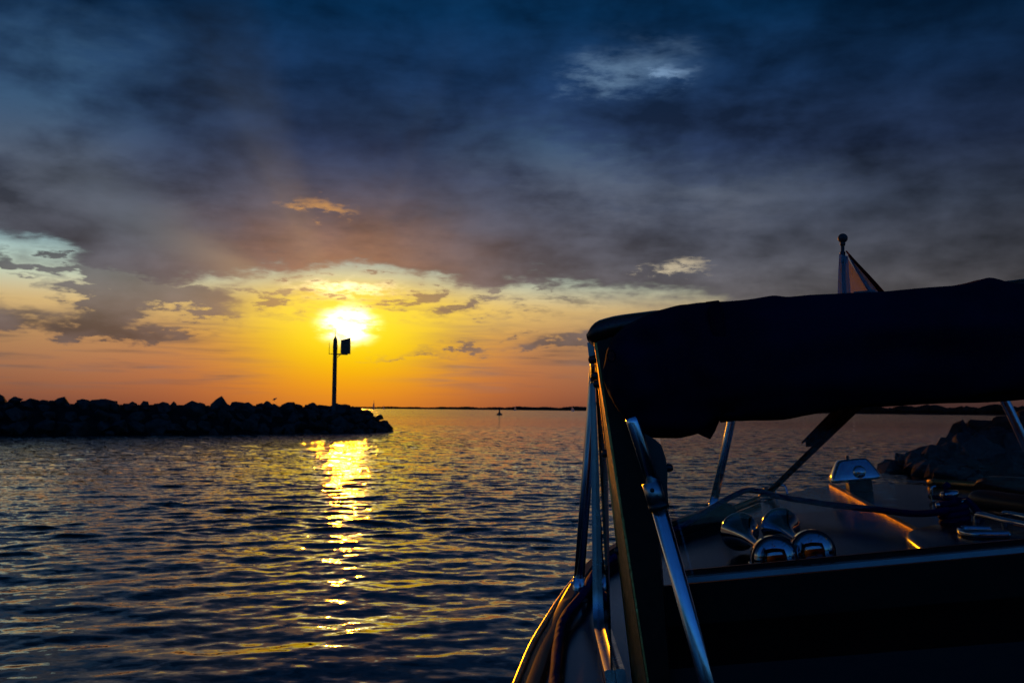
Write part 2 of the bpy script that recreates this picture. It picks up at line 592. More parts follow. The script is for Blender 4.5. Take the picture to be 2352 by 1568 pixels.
def bevel(bm, w, seg=2, angle=0.5):
    es = [e for e in bm.edges if len(e.link_faces) == 2 and e.calc_face_angle(0) > angle]
    bmesh.ops.bevel(bm, geom=es, offset=w, segments=seg, affect='EDGES', profile=0.5)


# ------------------------------------------------------------------ water
def wave_components():
    comps = []
    n = 140
    for i in range(n):
        lam = 0.12 * (3.6 / 0.12) ** ((i + RNG.random()) / n)
        k = 2 * math.pi / lam
        if RNG.random() < 0.62:
            th = R(-96) + RNG.normal(0, R(24 if lam > 0.5 else 36))          # with the wind, towards the viewer
        else:
            th = R(-52) + RNG.normal(0, R(18))          # second train, crossing from the left
        w = 1.0 if lam < 0.62 else (0.62 / lam) ** 1.25
        w = max(w, 0.34) if lam > 1.6 else w
        w *= 0.7 + 0.3 * min(lam / 0.4, 1.0)
        slope = WAVE_SLOPE * math.sqrt(2.0 / n) * w
        comps.append((lam, k * math.cos(th), k * math.sin(th), slope / k, RNG.random() * 6.283))
    return comps


WAVE_SLOPE = 0.135


RIPPLE_NEAR, RIPPLE_FAR = 0.10, 0.78


def build_water():
    ang = np.concatenate([np.linspace(-48, -31, 60, endpoint=False), np.linspace(-31, 33, 760), np.linspace(33.3, 50, 40)])
    ang = np.radians(ang)
    rad = [1.6]
    while rad[-1] < 95:
        rad.append(rad[-1] * 1.0046)
    near = len(rad)
    while rad[-1] < 30000:
        rad.append(rad[-1] * 1.09)
    rad = np.array(rad)
    Rr, Aa = np.meshgrid(rad, ang, indexing='ij')
    X, Y = Rr * np.sin(Aa), Rr * np.cos(Aa)
    sp = np.maximum(np.gradient(rad)[:, None] * np.ones_like(Aa), Rr * np.gradient(ang)[None, :] * 1.4)
    Z = np.zeros_like(X)
    DX, DY = np.zeros_like(X), np.zeros_like(X)
    patch = 0.72 + 0.5 * np.sin(X * 0.11 + 1.3) * np.sin(Y * 0.07 + X * 0.03) + 0.2 * np.sin(X * 0.29 - Y * 0.23)
    patch = np.clip(patch, 0.35, 1.25)
    calm = 0.68 + 0.32 * np.clip((Rr - 7.0) / 6.0, 0, 1)          # smoother water in the lee of the boat
    for lam, kx, ky, a, ph in wave_components():
        att = np.clip((lam / sp - 2.2) / 2.6, 0, 1)
        if not att.any():
            continue
        amp = a * att * (patch if lam < 0.9 else 1.0) * calm
        th = kx * X + ky * Y + ph
        Z += amp * np.cos(th)
        kk = math.hypot(kx, ky)
        DX += -amp * (kx / kk) * np.sin(th) * 0.7
        DY += -amp * (ky / kk) * np.sin(th) * 0.7
    X, Y = X + DX, Y + DY
    nr, na = X.shape
    V = np.stack([X.ravel(), Y.ravel(), Z.ravel()], 1)
    idx = np.arange(nr * na).reshape(nr, na)
    F = np.stack([idx[:-1, :-1].ravel(), idx[:-1, 1:].ravel(), idx[1:, 1:].ravel(), idx[1:, :-1].ravel()], 1)[:, ::-1]
    # the rest of the circle, coarse
    a2 = np.radians(np.linspace(50, 312, 60))
    r2 = np.concatenate([[1.6], np.geomspace(3, 30000, 30)])
    R2, A2 = np.meshgrid(r2, a2, indexing='ij')
    V2 = np.stack([(R2 * np.sin(A2)).ravel(), (R2 * np.cos(A2)).ravel(), np.zeros(R2.size)], 1)
    id2 = np.arange(R2.size).reshape(R2.shape) + len(V)
    F2 = np.stack([id2[:-1, :-1].ravel(), id2[:-1, 1:].ravel(), id2[1:, 1:].ravel(), id2[1:, :-1].ravel()], 1)[:, ::-1]
    V = np.concatenate([V, V2])
    F = np.concatenate([F, F2])
    me = bpy.data.meshes.new('water')
    me.vertices.add(len(V))
    me.vertices.foreach_set('co', V.astype(np.float32).ravel())
    me.loops.add(F.size)
    me.loops.foreach_set('vertex_index', F.astype(np.int32).ravel())
    me.polygons.add(len(F))
    me.polygons.foreach_set('loop_start', np.arange(0, F.size, 4, dtype=np.int32))
    me.polygons.foreach_set('loop_total', np.full(len(F), 4, dtype=np.int32))
    me.update(calc_edges=True)
    m = bpy.data.materials.new('sea_water')
    m.use_nodes = True
    t = m.node_tree
    g = G(t)
    p = t.nodes['Principled BSDF']
    p.inputs['Base Color'].default_value = (0.0015, 0.002, 0.002, 1)
    p.inputs['IOR'].default_value = 1.333
    geo = g.new('ShaderNodeNewGeometry')
    mp = g.new('ShaderNodeMapping')
    t.links.new(geo.outputs['Position'], mp.inputs[0])
    mp.inputs['Scale'].default_value = (1.05, 1.5, 1.0)
    sep = g.new('ShaderNodeSeparateXYZ')
    t.links.new(geo.outputs['Position'], sep.inputs[0])
    px, py = S(g, sep.outputs[0]), S(g, sep.outputs[1])
    dist = g.m('SQRT', px * px + py * py)
    # wind streaks: broad bands of rougher and smoother water
    band = g.noise(g.vec(px * 0.012, py * 0.05, 0), 1.0, 3, 0.5)
    rough = g.lin(band, 0.3, 0.7, 0.70, 1.25)

    def slopes(scale, detail):
        """two independent ripple slopes from one noise"""
        n = g.new('ShaderNodeTexNoise', noise_dimensions='2D')
        t.links.new(mp.outputs[0], n.inputs['Vector'])
        n.inputs['Scale'].default_value = scale
        n.inputs['Detail'].default_value = detail
        n.inputs['Roughness'].default_value = 0.55
        sub = g.new('ShaderNodeVectorMath', operation='SUBTRACT')
        t.links.new(n.outputs['Color'], sub.inputs[0])
        sub.inputs[1].default_value = (0.5, 0.5, 0.5)
        return S(g, sub.outputs[0])
    chop = g.addc(g.scale(slopes(1.7, 3), g.smooth(dist, 9, 45, 0.0, RIPPLE_FAR) * rough),
                  g.scale(slopes(7.0, 2), g.smooth(dist, 3, 40, RIPPLE_NEAR, RIPPLE_FAR * 0.7) * rough))
    chop = g.mulc(chop, (1.15, 1.0, 0.0))
    nn = g.new('ShaderNodeVectorMath', operation='NORMALIZE')
    g.put(nn.inputs[0], g.addc(geo.outputs['Normal'], chop))
    t.links.new(nn.outputs[0], p.inputs['Normal'])
    g.put(p.inputs['Roughness'], g.smooth(dist, 10, 300, 0.02, 0.12))
    me.materials.append(m)
    o = link_mesh('water', me)
    tag(o, 'rippled dark sea reflecting the sunset', kind='structure')


build_water()


# ------------------------------------------------------------------ rocks and breakwaters
def rock_mesh(i):
    """angular quarry stone: hull of scattered points with its edges knocked off"""
    rnd = random.Random(100 + i)
    bm = bmesh.new()
    for _ in range(15):
        v = Vector((rnd.gauss(0, 1), rnd.gauss(0, 1), rnd.gauss(0, 0.9))).normalized()
        bm.verts.new(v * rnd.uniform(0.72, 1.05))
    res = bmesh.ops.convex_hull(bm, input=bm.verts)
    bmesh.ops.delete(bm, geom=[v for v in bm.verts if not v.link_faces], context='VERTS')
    bmesh.ops.bevel(bm, geom=bm.edges[:], offset=0.055, segments=1, affect='EDGES', clamp_overlap=True)
    me = bpy.data.meshes.new('rock')
    bm.to_mesh(me)
    bm.free()
    me.materials.append(M['rock'])
    return me


ROCKS = [rock_mesh(i) for i in range(14)]


def place_rock(parent, p, size, rnd):
    o = bpy.data.objects.new('rock', rnd.choice(ROCKS))
    C.objects.link(o)
    o.parent = parent
    o.location = p
    o.rotation_euler = (rnd.uniform(-0.5, 0.5), rnd.uniform(-0.5, 0.5), rnd.uniform(0, 6.28))
    o.scale = (size * rnd.uniform(0.85, 1.35), size * rnd.uniform(0.8, 1.15), size * rnd.uniform(0.6, 0.95))
    return o


def mound(name, line, width, height_fn, parent, n=60):
    """earth core under the stones: a ridge along line."""
    bm = bmesh.new()
    pts = smooth_path(line, max(n // len(line), 4))
    k = len(pts) - 1

    def prof(t):
        h, w = height_fn(t), width(t)
        return [(-w, -0.6), (-w * 0.72, h * 0.25), (-w * 0.35, h * 0.85), (0, h), (w * 0.35, h * 0.85), (w * 0.72, h * 0.25), (w, -0.6)]
    add_sweep(bm, pts, prof)
    for v in bm.verts:
        v.co += Vector((random.uniform(-1, 1), random.uniform(-1, 1), random.uniform(-1, 1))) * 0.08
    return link_mesh(name, bm, 'core', parent, smooth=False), pts


def left_breakwater():
    root = empty('stone_breakwater', (-18, 60, 0))
    tag(root, 'long low breakwater of dark boulders running in from the left to the beacon', 'breakwater')
    off = Vector(root.location)
    rnd = random.Random(5)
    line = [Vector(p) - off for p in ((-36, 48.5, 0), (-28, 52.5, 0), (-20.5, 58.0, 0), (-14, 64.5, 0), (-10.6, 68.8, 0), (-9.2, 70.3, 0))]
    hf = lambda t: 1.62 - 0.40 * max(0, (t - 0.25)) - 0.0 if t < 0.86 else 1.25 * max(0.05, (1 - t) / 0.17)
    wf = lambda t: 3.0 if t < 0.86 else 0.8 + 2.2 * max(0.02, (1 - t) / 0.14)
    core, pts = mound('core', line, wf, hf, root)
    fr = frames(pts)
    # stones: crest, seaward slope rows facing the viewer
    def at(t):
        i = min(int(t * (len(pts) - 1)), len(pts) - 2)
        f = t * (len(pts) - 1) - i
        return pts[i].lerp(pts[i + 1], f), fr[i][1]
    rows = [(0.0, 1.0, 58, 0.50), (0.30, 0.86, 56, 0.55), (0.55, 0.56, 56, 0.58), (0.80, 0.22, 54, 0.56), (-0.32, 0.86, 40, 0.5), (1.0, -0.06, 30, 0.45)]
    for wfrac, hfrac, n, size in rows:
        for i in range(n):
            t = (i + rnd.uniform(-0.35, 0.35)) / (n - 1)
            t = min(max(t, 0), 0.985)
            c, side = at(t)
            w, h = wf(t), hf(t)
            p = c + side * (w * wfrac + rnd.uniform(-0.25, 0.25)) + Vector((0, 0, h * hfrac + rnd.uniform(-0.18, 0.12)))
            s = size * rnd.choice((0.6, 0.72, 0.82, 0.92, 1.05, 1.25)) * (1.0 if t < 0.8 else 0.8)
            place_rock(root, p, s, rnd)
    return root


left_breakwater()


def right_breakwater():
    root = empty('rock_groyne', (12.5, 25.5, 0))
    tag(root, 'dark pile of large boulders beyond the bow, below the folded canopy', 'rock pile')
    off = Vector(root.location)
    rnd = random.Random(9)
    bm = bmesh.new()
    prof = [(10.2, -0.5), (11.0, 0.35), (12.2, 0.95), (14.5, 1.1), (20, 1.0), (24, -0.5)]
    rings = []
    for y, k in ((22.6, 0.02), (23.8, 0.5), (25.2, 0.92), (27.0, 1.0), (29.0, 0.5), (30.5, 0.02)):
        rings.append([bm.verts.new(Vector((x + rnd.uniform(-.2, .2), y, -0.5 + (z + 0.5) * k)) - off) for x, z in prof])
    for a, b in zip(rings, rings[1:]):
        for j in range(len(prof) - 1):
            bm.faces.new((a[j], a[j + 1], b[j + 1], b[j]))
    link_mesh('core', bm, 'core', root, smooth=False)
    big = [((11.15, 26.0, 0.95), 0.62), ((12.0, 25.6, 1.05), 0.72), ((12.9, 25.8, 1.15), 0.75), ((12.1, 24.8, 0.55), 0.62),
           ((11.2, 25.2, 0.55), 0.60), ((10.7, 26.2, 0.45), 0.55), ((13.0, 24.8, 0.7), 0.75), ((13.8, 25.4, 1.2), 0.8),
           ((11.6, 24.3, 0.15), 0.55), ((12.4, 24.1, 0.15), 0.6), ((13.3, 23.9, 0.2), 0.65), ((10.4, 25.3, 0.15), 0.45),
           ((10.0, 26.2, 0.05), 0.42), ((10.8, 24.4, -0.02), 0.42), ((14.4, 24.4, 0.7), 0.8), ((9.9, 27.2, -0.05), 0.35),
           ((14.2, 23.6, 0.2), 0.6), ((11.9, 26.6, 1.1), 0.6), ((13.2, 26.6, 1.25), 0.7), ((15.0, 25.4, 1.2), 0.8)]
    for p, s in big:
        place_rock(root, Vector(p) - off, s * 0.80, rnd)
    for _ in range(80):
        x = rnd.uniform(9.7, 14.2)
        y = rnd.uniform(23.9, 27.6)
        z = max(-0.05, min(1.05, (x - 9.85) * 0.58)) * max(0.05, 1 - ((y - 26.0) / 2.6) ** 2)
        place_rock(root, Vector((x, y, z)) - off, rnd.uniform(0.28, 0.52), rnd)
    for _ in range(40):
        x = rnd.uniform(10.4, 20)
        y = rnd.uniform(23.4, 29)
        z = max(0.0, min(1.1, (x - 10.2) * 0.6)) * max(0, 1 - ((y - 26.3) / 3.6) ** 2)
        place_rock(root, Vector((x, y, z)) - off, rnd.uniform(0.3, 0.55), rnd)


right_breakwater()


# ------------------------------------------------------------------ harbour beacon on the breakwater
def beacon():
    root = empty('harbour_beacon', (-11.2, 66.1, 1.2))
    tag(root, 'tall slim steel beacon post with a square board standing on the breakwater tip', 'beacon')
    bm = bmesh.new()
    add_lathe(bm, [(-0.3, 0.17), (0.0, 0.17), (0.03, 0.145), (3.4, 0.135), (3.55, 0.13), (4.10, 0.15), (4.6, 0.13), (4.78, 0.06)], (0, 0, 0), (0, 0, 1), 16)
    link_mesh('post', bm, 'steel_dark', root)
    bm = bmesh.new()
    add_tube(bm, [(0, 0, 4.7), (-0.02, 0, 5.3)], [0.035, 0.012], 8, Vector((0, 1, 0)))
    link_mesh('lightning_rod', bm, 'steel_dark', root)
    bm = bmesh.new()
    add_box(bm, (0.36, 0.0, 3.68), (0.88, 0.10, 0.075))
    add_box(bm, (-0.23, 0.0, 3.70), (0.32, 0.06, 0.04))
    add_tube(bm, [(0.1, 0, 3.45), (0.35, 0, 3.66)], 0.02, 6)
    link_mesh('cross_arm', bm, 'steel_dark', root, smooth=False)
    bm = bmesh.new()
    add_hull8(bm, [(0.40, -0.22, 3.72), (0.96, 0.08, 3.70), (0.93, 0.14, 3.70), (0.37, -0.16, 3.72),
                   (0.40, -0.22, 4.58), (0.96, 0.08, 4.74), (0.93, 0.14, 4.74), (0.37, -0.16, 4.58)])
    link_mesh('board', bm, 'board', root, smooth=False)
    bm = bmesh.new()
    add_tube(bm, [(-0.37, 0, 3.68), (-0.38, 0, 4.4)], 0.015, 6, Vector((0, 1, 0)))
    link_mesh('antenna', bm, 'steel_dark', root)
    bm = bmesh.new()
    add_lathe(bm, [(0.0, 0.32), (0.05, 0.32), (0.07, 0.2), (0.12, 0.16)], (0, 0, -0.02), (0, 0, 1), 16)
    link_mesh('foot_plate', bm, 'steel_dark', root)


beacon()


# ------------------------------------------------------------------ far shore
def polar(az, d, z=0.0):
    return Vector((math.sin(R(az)) * d, math.cos(R(az)) * d, z))


def far_shore():
    rnd = random.Random(3)
    bm = bmesh.new()
    prev = None
    az = -70.0
    pts = []
    while az < 75:
        d = np.interp(az, [-70, -12, 2, 9, 16, 30, 75], [3600, 3400, 2500, 1900, 1500, 1300, 1000])
        pts.append((az, d))
        az += 1.0
    for az, d in pts:
        ring = [bm.verts.new(polar(az, d + o, z)) for o, z in ((-30, -0.3), (0, 1.4), (60, 2.0), (700, 2.0), (720, -0.3))]
        if prev:
            for j in range(4):
                bm.faces.new((prev[j], prev[j + 1], ring[j + 1], ring[j]))
        prev = ring
    o = link_mesh('land', bm, 'land')
    tag(o, 'low flat shore along the horizon', kind='structure')
    # trees on it: one distant wooded mass
    V, F = [], []
    n = 0
    az = -30.0
    while az < 34:
        d = float(np.interp(az, [-70, -12, 2, 9, 16, 30, 75], [3600, 3400, 2500, 1900, 1500, 1300, 1000]))
        hb = float(np.interp(az, [-30, -12, -4, 2, 8, 16, 34], [2.0, 2.5, 3.5, 5.5, 7.0, 7.5, 8.0]))
        wide = float(np.interp(az, [-30, 2, 34], [0.05, 0.05, 0.06]))
        for row in range(2):
            h = hb * (0.75 + 0.4 * rnd.random() + 0.35 * math.sin(az * 3.1) * math.sin(az * 1.3 + 1)) + 1.6
            h = max(h, 1.5)
            r = h * rnd.uniform(0.45, 0.8)
            c = polar(az + rnd.uniform(-.04, .04), d + 25 + row * 30 + rnd.uniform(-10, 10))
            # a lumpy crown: 3 rings
            m = 7
            base = n
            for z, k in ((0.2, 0.55), (0.45 * h, 1.0), (0.8 * h, 0.7)):
                for q in range(m):
                    a = 6.283 * q / m
                    kk = k * rnd.uniform(0.75, 1.2)
                    V.append((c.x + math.cos(a) * r * kk, c.y + math.sin(a) * r * kk, 1.2 + z * rnd.uniform(0.9, 1.1)))
            V.append((c.x, c.y, 1.2 + h))
            for lv in range(2):
                for q in range(m):
                    F.append((base + lv * m + q, base + lv * m + (q + 1) % m, base + (lv + 1) * m + (q + 1) % m, base + (lv + 1) * m + q))
            for q in range(m):
                F.append((base + 2 * m + q, base + 2 * m + (q + 1) % m, base + 3 * m))
            n += 3 * m + 1
        az += wide * rnd.uniform(0.7, 1.3)
    me = bpy.data.meshes.new('treeline')
    me.from_pydata(V, [], F)
    o = link_mesh('treeline', me, 'tree_far', smooth=False)
    tag(o, 'distant dark wooded shore on the horizon', kind='stuff')
    # harbour land behind the viewer, seen only in the chrome
    bm = bmesh.new()
    prev = None
    for i in range(48):
        az = 110 + i * 3.0
        h = 9 + 6 * rnd.random() + 3 * math.sin(i * 0.9)
        ring = [bm.verts.new(polar(az, d, z)) for d, z in ((140, -0.3), (146, h * 0.6), (155, h), (170, h * 0.9), (176, -0.3))]
        if prev:
            for j in range(4):
                bm.faces.new((prev[j], prev[j + 1], ring[j + 1], ring[j]))
        prev = ring
    o = link_mesh('hill', bm, 'tree_far', smooth=False)
    tag(o, 'dark wooded harbour bank behind the boat', kind='structure')


far_shore()


# ------------------------------------------------------------------ sailing boats, buoy, gulls
def sailboat(az, d, h, label, heel=0.08, flip=1, sails=True, turn=0.3):
    root = empty('sailing_boat', polar(az, d, 0.0))
    root.rotation_euler = (0, heel * flip, turn)
    tag(root, label, 'sailing boat', 'sailing boats far out on the water')
    L = h * 0.72
    bm = bmesh.new()
    secs = []
    for t in np.linspace(-0.5, 0.5, 9):
        w = 0.15 * L * (1 - (abs(t) * 2) ** 2.2 * (0.95 if t > 0 else 0.45))
        top = 0.10 * L * (0.85 + 0.35 * (t + 0.5))
        secs.append([bm.verts.new((t * L, a * w, z)) for a, z in ((-1, top), (-0.8, -0.02 * L), (0, -0.06 * L), (0.8, -0.02 * L), (1, top))])
    for a, b in zip(secs, secs[1:]):
        for j in range(4):
            bm.faces.new((a[j], a[j + 1], b[j + 1], b[j]))
        bm.faces.new((a[4], a[0], b[0], b[4]))
    bm.faces.new(secs[0])
    bm.faces.new(secs[-1])
    link_mesh('hull', bm, 'hullwhite', root)
    bm = bmesh.new()
    add_tube(bm, [(0.08 * L, 0, 0.05 * L), (0.08 * L, 0, h)], 0.012 * h, 6, Vector((0, 1, 0)))
    link_mesh('mast', bm, 'steel_dark', root)
    bm = bmesh.new()
    add_tube(bm, [(0.08 * L, 0, 0.16 * h), (-0.40 * L, 0.05 * L, 0.155 * h)], 0.010 * h, 6)
    link_mesh('boom', bm, 'steel_dark', root)
    if sails:
        for nm, pts in (('mainsail', ((0.06, 0.18), (-0.40, 0.17), (0.06, 0.97))), ('foresail', ((0.48, 0.13), (0.11, 0.15), (0.10, 0.86)))):
            bm = bmesh.new()
            a, b, c = [Vector((x * L, 0, z * h)) for x, z in pts]
            g = []
            for i in range(7):
                row = []
                for j in range(7):
                    u, v = i / 6, j / 6
                    p = a.lerp(b, u).lerp(c, v)
                    p.y += 0.10 * L * math.sin(math.pi * u) * (1 - v) * flip
                    row.append(bm.verts.new(p))
                g.append(row)
            for i in range(6):
                for j in range(6):
                    bm.faces.new((g[i][j], g[i + 1][j], g[i + 1][j + 1], g[i][j + 1]))
            bmesh.ops.solidify(bm, geom=bm.faces[:], thickness=0.03)
            link_mesh(nm, bm, 'sail', root)
    return root


sailboat(-7.5, 1150, 10.2, 'dark narrow sailing boat just right of the beacon, tallest on the horizon', turn=1.35)
sailboat(-6.95, 1500, 6.0, 'tiny sailing boat close behind the tallest one right of the beacon', turn=0.9, flip=-1)
sailboat(0.2, 1500, 7.5, 'small pale sailing boat just right of the dark buoy', turn=0.8)
sailboat(3.35, 1250, 6.5, 'small white sailing boat left of the windscreen post', turn=0.25, flip=-1)
sailboat(18.1, 1100, 7.0, 'small pale sailing boat seen under the folded canopy beside the black strut', turn=0.4)
sailboat(15.6, 1150, 4.0, 'tiny white sailing boat under the canopy left of the black strut', turn=0.5, flip=-1)


def buoy():
    root = empty('channel_buoy', polar(-0.65, 272, 0))
    tag(root, 'dark channel buoy with a pointed top floating in open water', 'buoy')
    bm = bmesh.new()
    add_lathe(bm, [(-0.5, 0.5), (-0.1, 0.75), (0.25, 0.78), (0.42, 0.6), (0.5, 0.3)], (0, 0, 0), (0, 0, 1), 18)
    link_mesh('float', bm, 'steel_dark', root)
    bm = bmesh.new()
    add_lathe(bm, [(0.45, 0.30), (1.1, 0.17), (1.6, 0.10)], (0, 0, 0), (0, 0, 1), 12)
    link_mesh('tower', bm, 'steel_dark', root)
    bm = bmesh.new()
    add_lathe(bm, [(1.5, 0.0), (1.5, 0.26), (1.9, 0.10), (2.25, 0.0)], (0, 0, 0), (0, 0, 1), 12)
    link_mesh('topmark', bm, 'steel_dark', root)


buoy()


def gull(loc, flying, label, span=1.2, rz=0.0):
    root = empty('gull', loc)
    root.rotation_euler = (0, 0, rz)
    tag(root, label, 'gull')
    bm = bmesh.new()
    add_lathe(bm, [(-0.28, 0.0), (-0.2, 0.035), (-0.05, 0.085), (0.08, 0.09), (0.17, 0.055), (0.22, 0.05), (0.27, 0.045), (0.30, 0.012), (0.35, 0.0)],
              (0, 0, 0.22), (1, 0, 0.35 if not flying else 0.05), 10)
    link_mesh('body', bm, 'gull', root)
    if flying:
        for s in (-1, 1):
            bm = bmesh.new()
            pts = [(0.08, 0, 0.25), (0.05, 0.3 * s * span, 0.40), (-0.08, 0.62 * s * span, 0.34)]
            add_sweep(bm, smooth_path(pts, 4), lambda t: [(-0.09 * (1 - t * .8), 0), (0, 0.012), (0.09 * (1 - t * .8), 0), (0, -0.008)], Vector((0, 0, 1)))
            link_mesh('wing', bm, 'gull', root)
    else:
        for s in (-1, 1):
            bm = bmesh.new()
            add_tube(bm, [(0.0, 0.035 * s, 0.0), (0.0, 0.035 * s, 0.16)], 0.008, 6, Vector((0, 1, 0)))
            link_mesh('leg', bm, 'gull', root)
    return root


bird = gull((-13.95, 61.6, 1.84), False, 'small gull standing on the breakwater boulders left of the beacon')
bird.scale = (0.5, 0.5, 0.6)


# ------------------------------------------------------------------ the boat
# boat frame: x to starboard, y to the bow, z up from the eye level of somebody at its port side
PSI, PHI, K = R(8.4), R(7.05), 1.2
FWD = Vector((math.sin(PSI), math.cos(PSI), 0))
SIDE0 = Vector((math.cos(PSI), -math.sin(PSI), 0))
STB = SIDE0 * math.cos(PHI) + Vector((0, 0, 1)) * math.sin(PHI)
UPB = -SIDE0 * math.sin(PHI) + Vector((0, 0, 1)) * math.cos(PHI)
EYE = Vector((0, 0, CAM_H))
BASE = Vector((0.55, 1.2, -1.2))                    # origin of the boat object: keel line, near the waterline


def boat_matrix():
    m = Matrix((STB, FWD, UPB)).transposed().to_4x4() * K
    m[3][3] = 1.0
    m.translation = EYE
    return m


BOATM = boat_matrix()


def boat_root(name, base=BASE):
    o = empty(name)
    o.matrix_world = BOATM @ Matrix.Translation(base)
    return o


def bpart(name, bm, mat, parent, smooth=True, base=BASE):
    """link a bmesh written in boat coordinates under an empty whose origin is base"""
    bmesh.ops.translate(bm, verts=bm.verts, vec=-base)
    return link_mesh(name, bm, mat, parent, smooth)


def deck_z(y, x=0.55):
    return -0.405 + 0.05 * (y - 2.4) - 0.012 * ((x - 0.55) / 0.8) ** 2


PORT = [(-3.2, -0.10), (-2.4, -0.21), (-1.2, -0.275), (0.3, -0.287), (1.2, -0.299), (1.763, -0.306), (2.0, -0.310), (2.2, -0.302), (2.507, -0.285),
        (2.731, -0.259), (2.88, -0.212), (3.01, -0.153), (3.195, -0.026), (3.395, 0.113), (3.58, 0.228), (3.72, 0.31), (3.83, 0.41), (3.90, 0.55)]


def port_x(y):
    return float(np.interp(y, [p[0] for p in PORT], [p[1] for p in PORT]))


def smooth_all_sharp(o, angle=0.6):
    o.data.set_sharp_from_angle(angle=angle)
    return o


boat = boat_root('motor_launch')
tag(boat, 'dark wooden motor launch with grey foredeck, windscreen and chrome fittings in the foreground', 'boat')

# --- deck
ys = [1.77 + 0.02 * i for i in range(int((3.9 - 1.77) / 0.02) + 1)] + [3.9]
bm = bmesh.new()
prev = None
NX = 14
for y in ys:
    a, b = port_x(y) + 0.004, 1.10 - port_x(y) - 0.004
    row = [bm.verts.new((a + (b - a) * i / NX, y, deck_z(y, a + (b - a) * i / NX))) for i in range(NX + 1)]
    if prev:
        for i in range(NX):
            bm.faces.new((prev[i], prev[i + 1], row[i + 1], row[i]))
    prev = row
# side decks running aft past the cockpit
for s in (0, 1):
    prev = None
    for y in [1.77 - 0.1 * i for i in range(49)]:
        a, b = port_x(y) + 0.004, -0.118
        if y < -2.6:
            b = 0.55
        xs = [a, (a + b) / 2, b]
        if s:
            xs = [1.10 - v for v in xs]
        row = [bm.verts.new((x, y, deck_z(y, x))) for x in xs]
        if prev:
            for i in range(2):
                bm.faces.new((prev[i], prev[i + 1], row[i + 1], row[i]))
        prev = row
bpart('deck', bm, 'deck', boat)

# --- hull shell
bm = bmesh.new()
hy = [-3.2, -2.4, -1.2, 0.3, 1.2, 1.67, 2.09, 2.38, 2.6, 2.8, 2.95, 3.1, 3.23, 3.33, 3.43, 3.51, 3.58, 3.65, 3.72, 3.78, 3.83, 3.87, 3.9]
outline = [(port_x(y), y) for y in hy] + [(1.10 - port_x(y), y) for y in reversed(hy[:-1])]
rings = []
for drop, inset in ((0.004, 0.0), (0.05, 0.004), (0.35, 0.04), (0.75, 0.12), (1.1, 0.30)):
    ring = []
    for x, y in outline:
        d = Vector((0.55 - x, 0.6 - y, 0))
        f = 1.0 - inset
        ring.append(bm.verts.new((0.55 + (x - 0.55) * f, 0.6 + (y - 0.6) * (1 - inset * 0.35), deck_z(y, x) - drop)))
    rings.append(ring)
n = len(outline)
for a, b in zip(rings, rings[1:]):
    for i in range(n):
        bm.faces.new((a[i], a[(i + 1) % n], b[(i + 1) % n], b[i]))
bm.faces.new(rings[-1])
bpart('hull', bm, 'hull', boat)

# --- cockpit: sole, sides and bulkhead
bm = bmesh.new()
add_box(bm, (0.55, -0.45, -1.12), (1.34, 4.4, 0.03))
bpart('cockpit_sole', bm, 'dash', boat, smooth=False)
for x in (-0.112, 1.212):
    bm = bmesh.new()
    add_box(bm, (x, -0.43, -0.79), (0.014, 4.30, 0.62))
    add_box(bm, (x, -0.43, -0.452), (0.026, 4.30, 0.05))
    bpart('coaming', bm, 'dash', boat, smooth=False)
bm = bmesh.new()
add_box(bm, (0.55, 1.772, -0.6930), (1.28, 0.012, 0.814))
bpart('bulkhead', bm, 'dash', boat, smooth=False)
bm = bmesh.new()
add_hull8(bm, [(-0.05, 1.62, -0.52), (1.15, 1.62, -0.52), (1.15, 1.755, -0.52), (-0.05, 1.755, -0.52),
               (-0.05, 1.66, -0.395), (1.15, 1.66, -0.395), (1.15, 1.755, -0.35), (-0.05, 1.755, -0.35)])
bevel(bm, 0.008)
bpart('dashboard', bm, 'dash', boat, smooth=False)

# --- toe rails along both sides, with a bright outer rub strip
def rail_pts(y0, y1, dx, mirror=False, step=0.06):
    pts = []
    y = y0
    while y < y1 + 1e-6:
        x = port_x(y) + dx
        x = 1.10 - x if mirror else x
        pts.append(Vector((x, y, deck_z(y, x))))
        y += step
    return pts


for mir in (False, True):
    pts = smooth_path(rail_pts(-3.0, 3.54, 0.020, mir, 0.18), 5)

    def prof(t):
        h = 0.018 + 0.030 * max(0.0, min(1.0, (t - 0.80) / 0.14))
        e = min(1.0, (1.0 - t) / 0.012) ** 0.5 if t > 0.988 else 1.0
        return [(-0.017 * e, 0.001), (-0.018 * e, h * 0.8 * e), (-0.011 * e, h * e), (0.011 * e, h * e), (0.018 * e, h * 0.8 * e), (0.017 * e, 0.001)]
    bm = bmesh.new()
    add_sweep(bm, pts, prof)
    smooth_all_sharp(bpart('toe_rail', bm, 'red_mahogany', boat))
    pts = smooth_path([p + Vector((0, 0, 0.012)) for p in rail_pts(-3.0, 3.80, -0.003, mir, 0.18)], 5)
    bm = bmesh.new()
    add_sweep(bm, pts, circle(0.0075, 10, 0.012))
    bpart('rub_strip', bm, 'brass', boat)

# --- windscreen: posts, header, sill, glass
def post(mirror=False):
    def q(x, y, z):
        return (1.10 - x if mirror else x, y, z)
    # bottom at -0.46, top at 0.135; port face turned slightly aft
    zb, zt = -0.47, 0.122
    bm = bmesh.new()
    add_hull8(bm, [q(-0.1045, 1.755, zb), q(-0.0715, 1.60, zb), q(-0.047, 1.60, zb), q(-0.047, 1.755, zb),
                   q(-0.1025, 1.755, zt), q(-0.0915, 1.60, zt), q(-0.020, 1.60, zt), q(-0.020, 1.755, zt)])
    bevel(bm, 0.0025, 2)
    return bpart('windscreen_post', bm, 'red_mahogany', boat, smooth=False)


post(False)
post(True)
